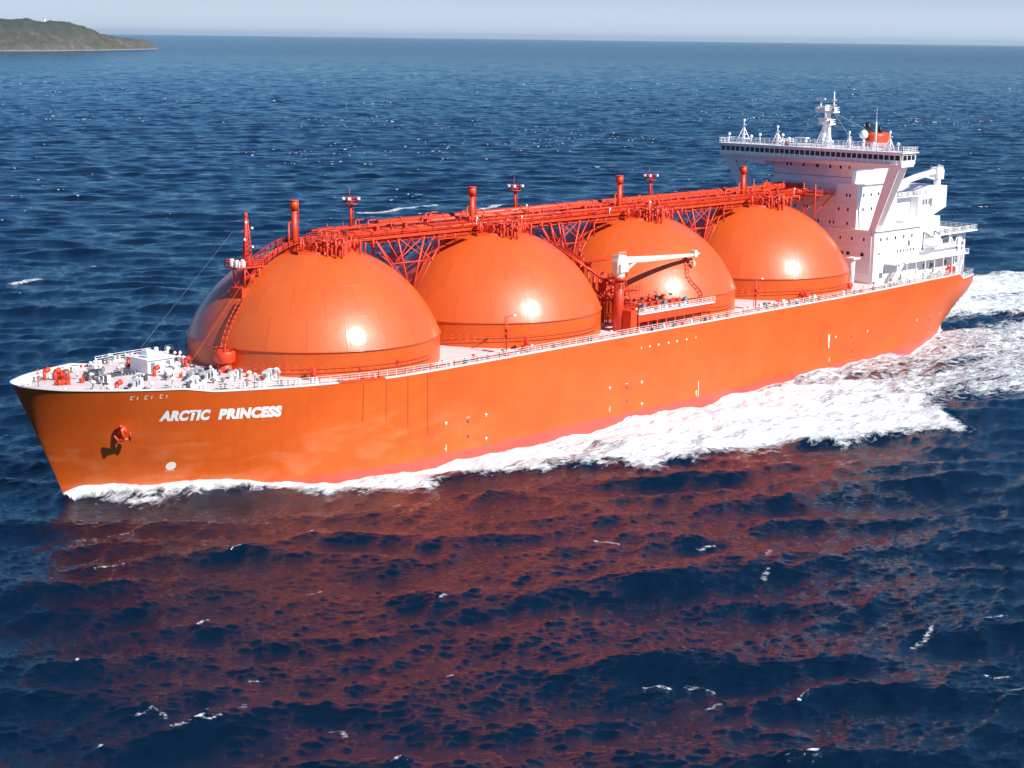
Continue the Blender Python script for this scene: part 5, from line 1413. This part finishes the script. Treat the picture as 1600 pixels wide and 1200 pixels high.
e = cr.color_ramp.elements; e[0].position = 0.05; e[0].color = (0.30, 0.25, 0.22, 1); e[1].position = 0.9; e[1].color = (0.08, 0.095, 0.075, 1)
k_ = e.new(0.25); k_.color = (0.19, 0.175, 0.14, 1); k_ = e.new(0.5); k_.color = (0.13, 0.135, 0.10, 1)
sf = n.new('ShaderNodeMapRange'); sf.inputs[1].default_value = 4.5; sf.inputs[2].default_value = 2.5; l.new(sx.outputs[2], sf.inputs[0])
sm = n.new('ShaderNodeMixRGB'); sm.inputs[2].default_value = (0.38, 0.37, 0.36, 1); l.new(sf.outputs[0], sm.inputs[0]); l.new(cr.outputs[0], sm.inputs[1])
l.new(sm.outputs[0], b.inputs['Base Color']); b.inputs['Roughness'].default_value = 0.95
bp = n.new('ShaderNodeBump'); bp.inputs['Distance'].default_value = 40; l.new(no.outputs[0], bp.inputs['Height']); l.new(bp.outputs[0], b.inputs['Normal'])
isl = grid_mesh('headland_hill', IX, IY, IZ, {}, m, np.ones((len(T)-1, len(cols)-1), bool))
tag(isl, kind='structure')
lc = int(np.argmin(np.abs(cols-71))); lr = int(np.argmax(IZ[:, lc]*(T < 0.6)))
lx, ly, lz = IX[lr, lc], IY[lr, lc], IZ[lr, lc]-1.0
lh = bpy.data.objects.new('lighthouse', None); C.objects.link(lh); lh.location = (lx, ly, lz)
tag(lh, 'tiny white lighthouse on the crest of the far green headland', 'lighthouse')
mb = MB(); mb.lathe(0, 0, [(4.2, -2), (3.2, 14)], 20); mb.build('tower', M['white'], lh)
mb = MB(); mb.lathe(0, 0, [(4.1, 14), (4.1, 14.6)], 20); mb.build('gallery', M['white'], lh)
mb = MB(); mb.lathe(0, 0, [(2.0, 14.6), (2.0, 17.4)], 16); mb.build('lantern_room', M['glass'], lh)
mb = MB(); mb.lathe(0, 0, [(2.5, 17.4), (0.3, 19.4)], 16); mb.build('lantern_roof', M['white'], lh)

# ================================================================ haze
hz, n, l, b = newmat('sea_haze')
n.remove(b)
pv = n.new('ShaderNodeVolumePrincipled'); pv.inputs['Color'].default_value = (0.72, 0.86, 1.0, 1)
pv.inputs['Density'].default_value = 0.9e-5; pv.inputs['Anisotropy'].default_value = 0.2
l.new(pv.outputs[0], n['Material Output'].inputs['Volume'])
mb = MB(); mb.box(-130000, 130000, -130000, 130000, -4.0, 260.0)
ho = mb.build('haze', hz); tag(ho, kind='stuff')
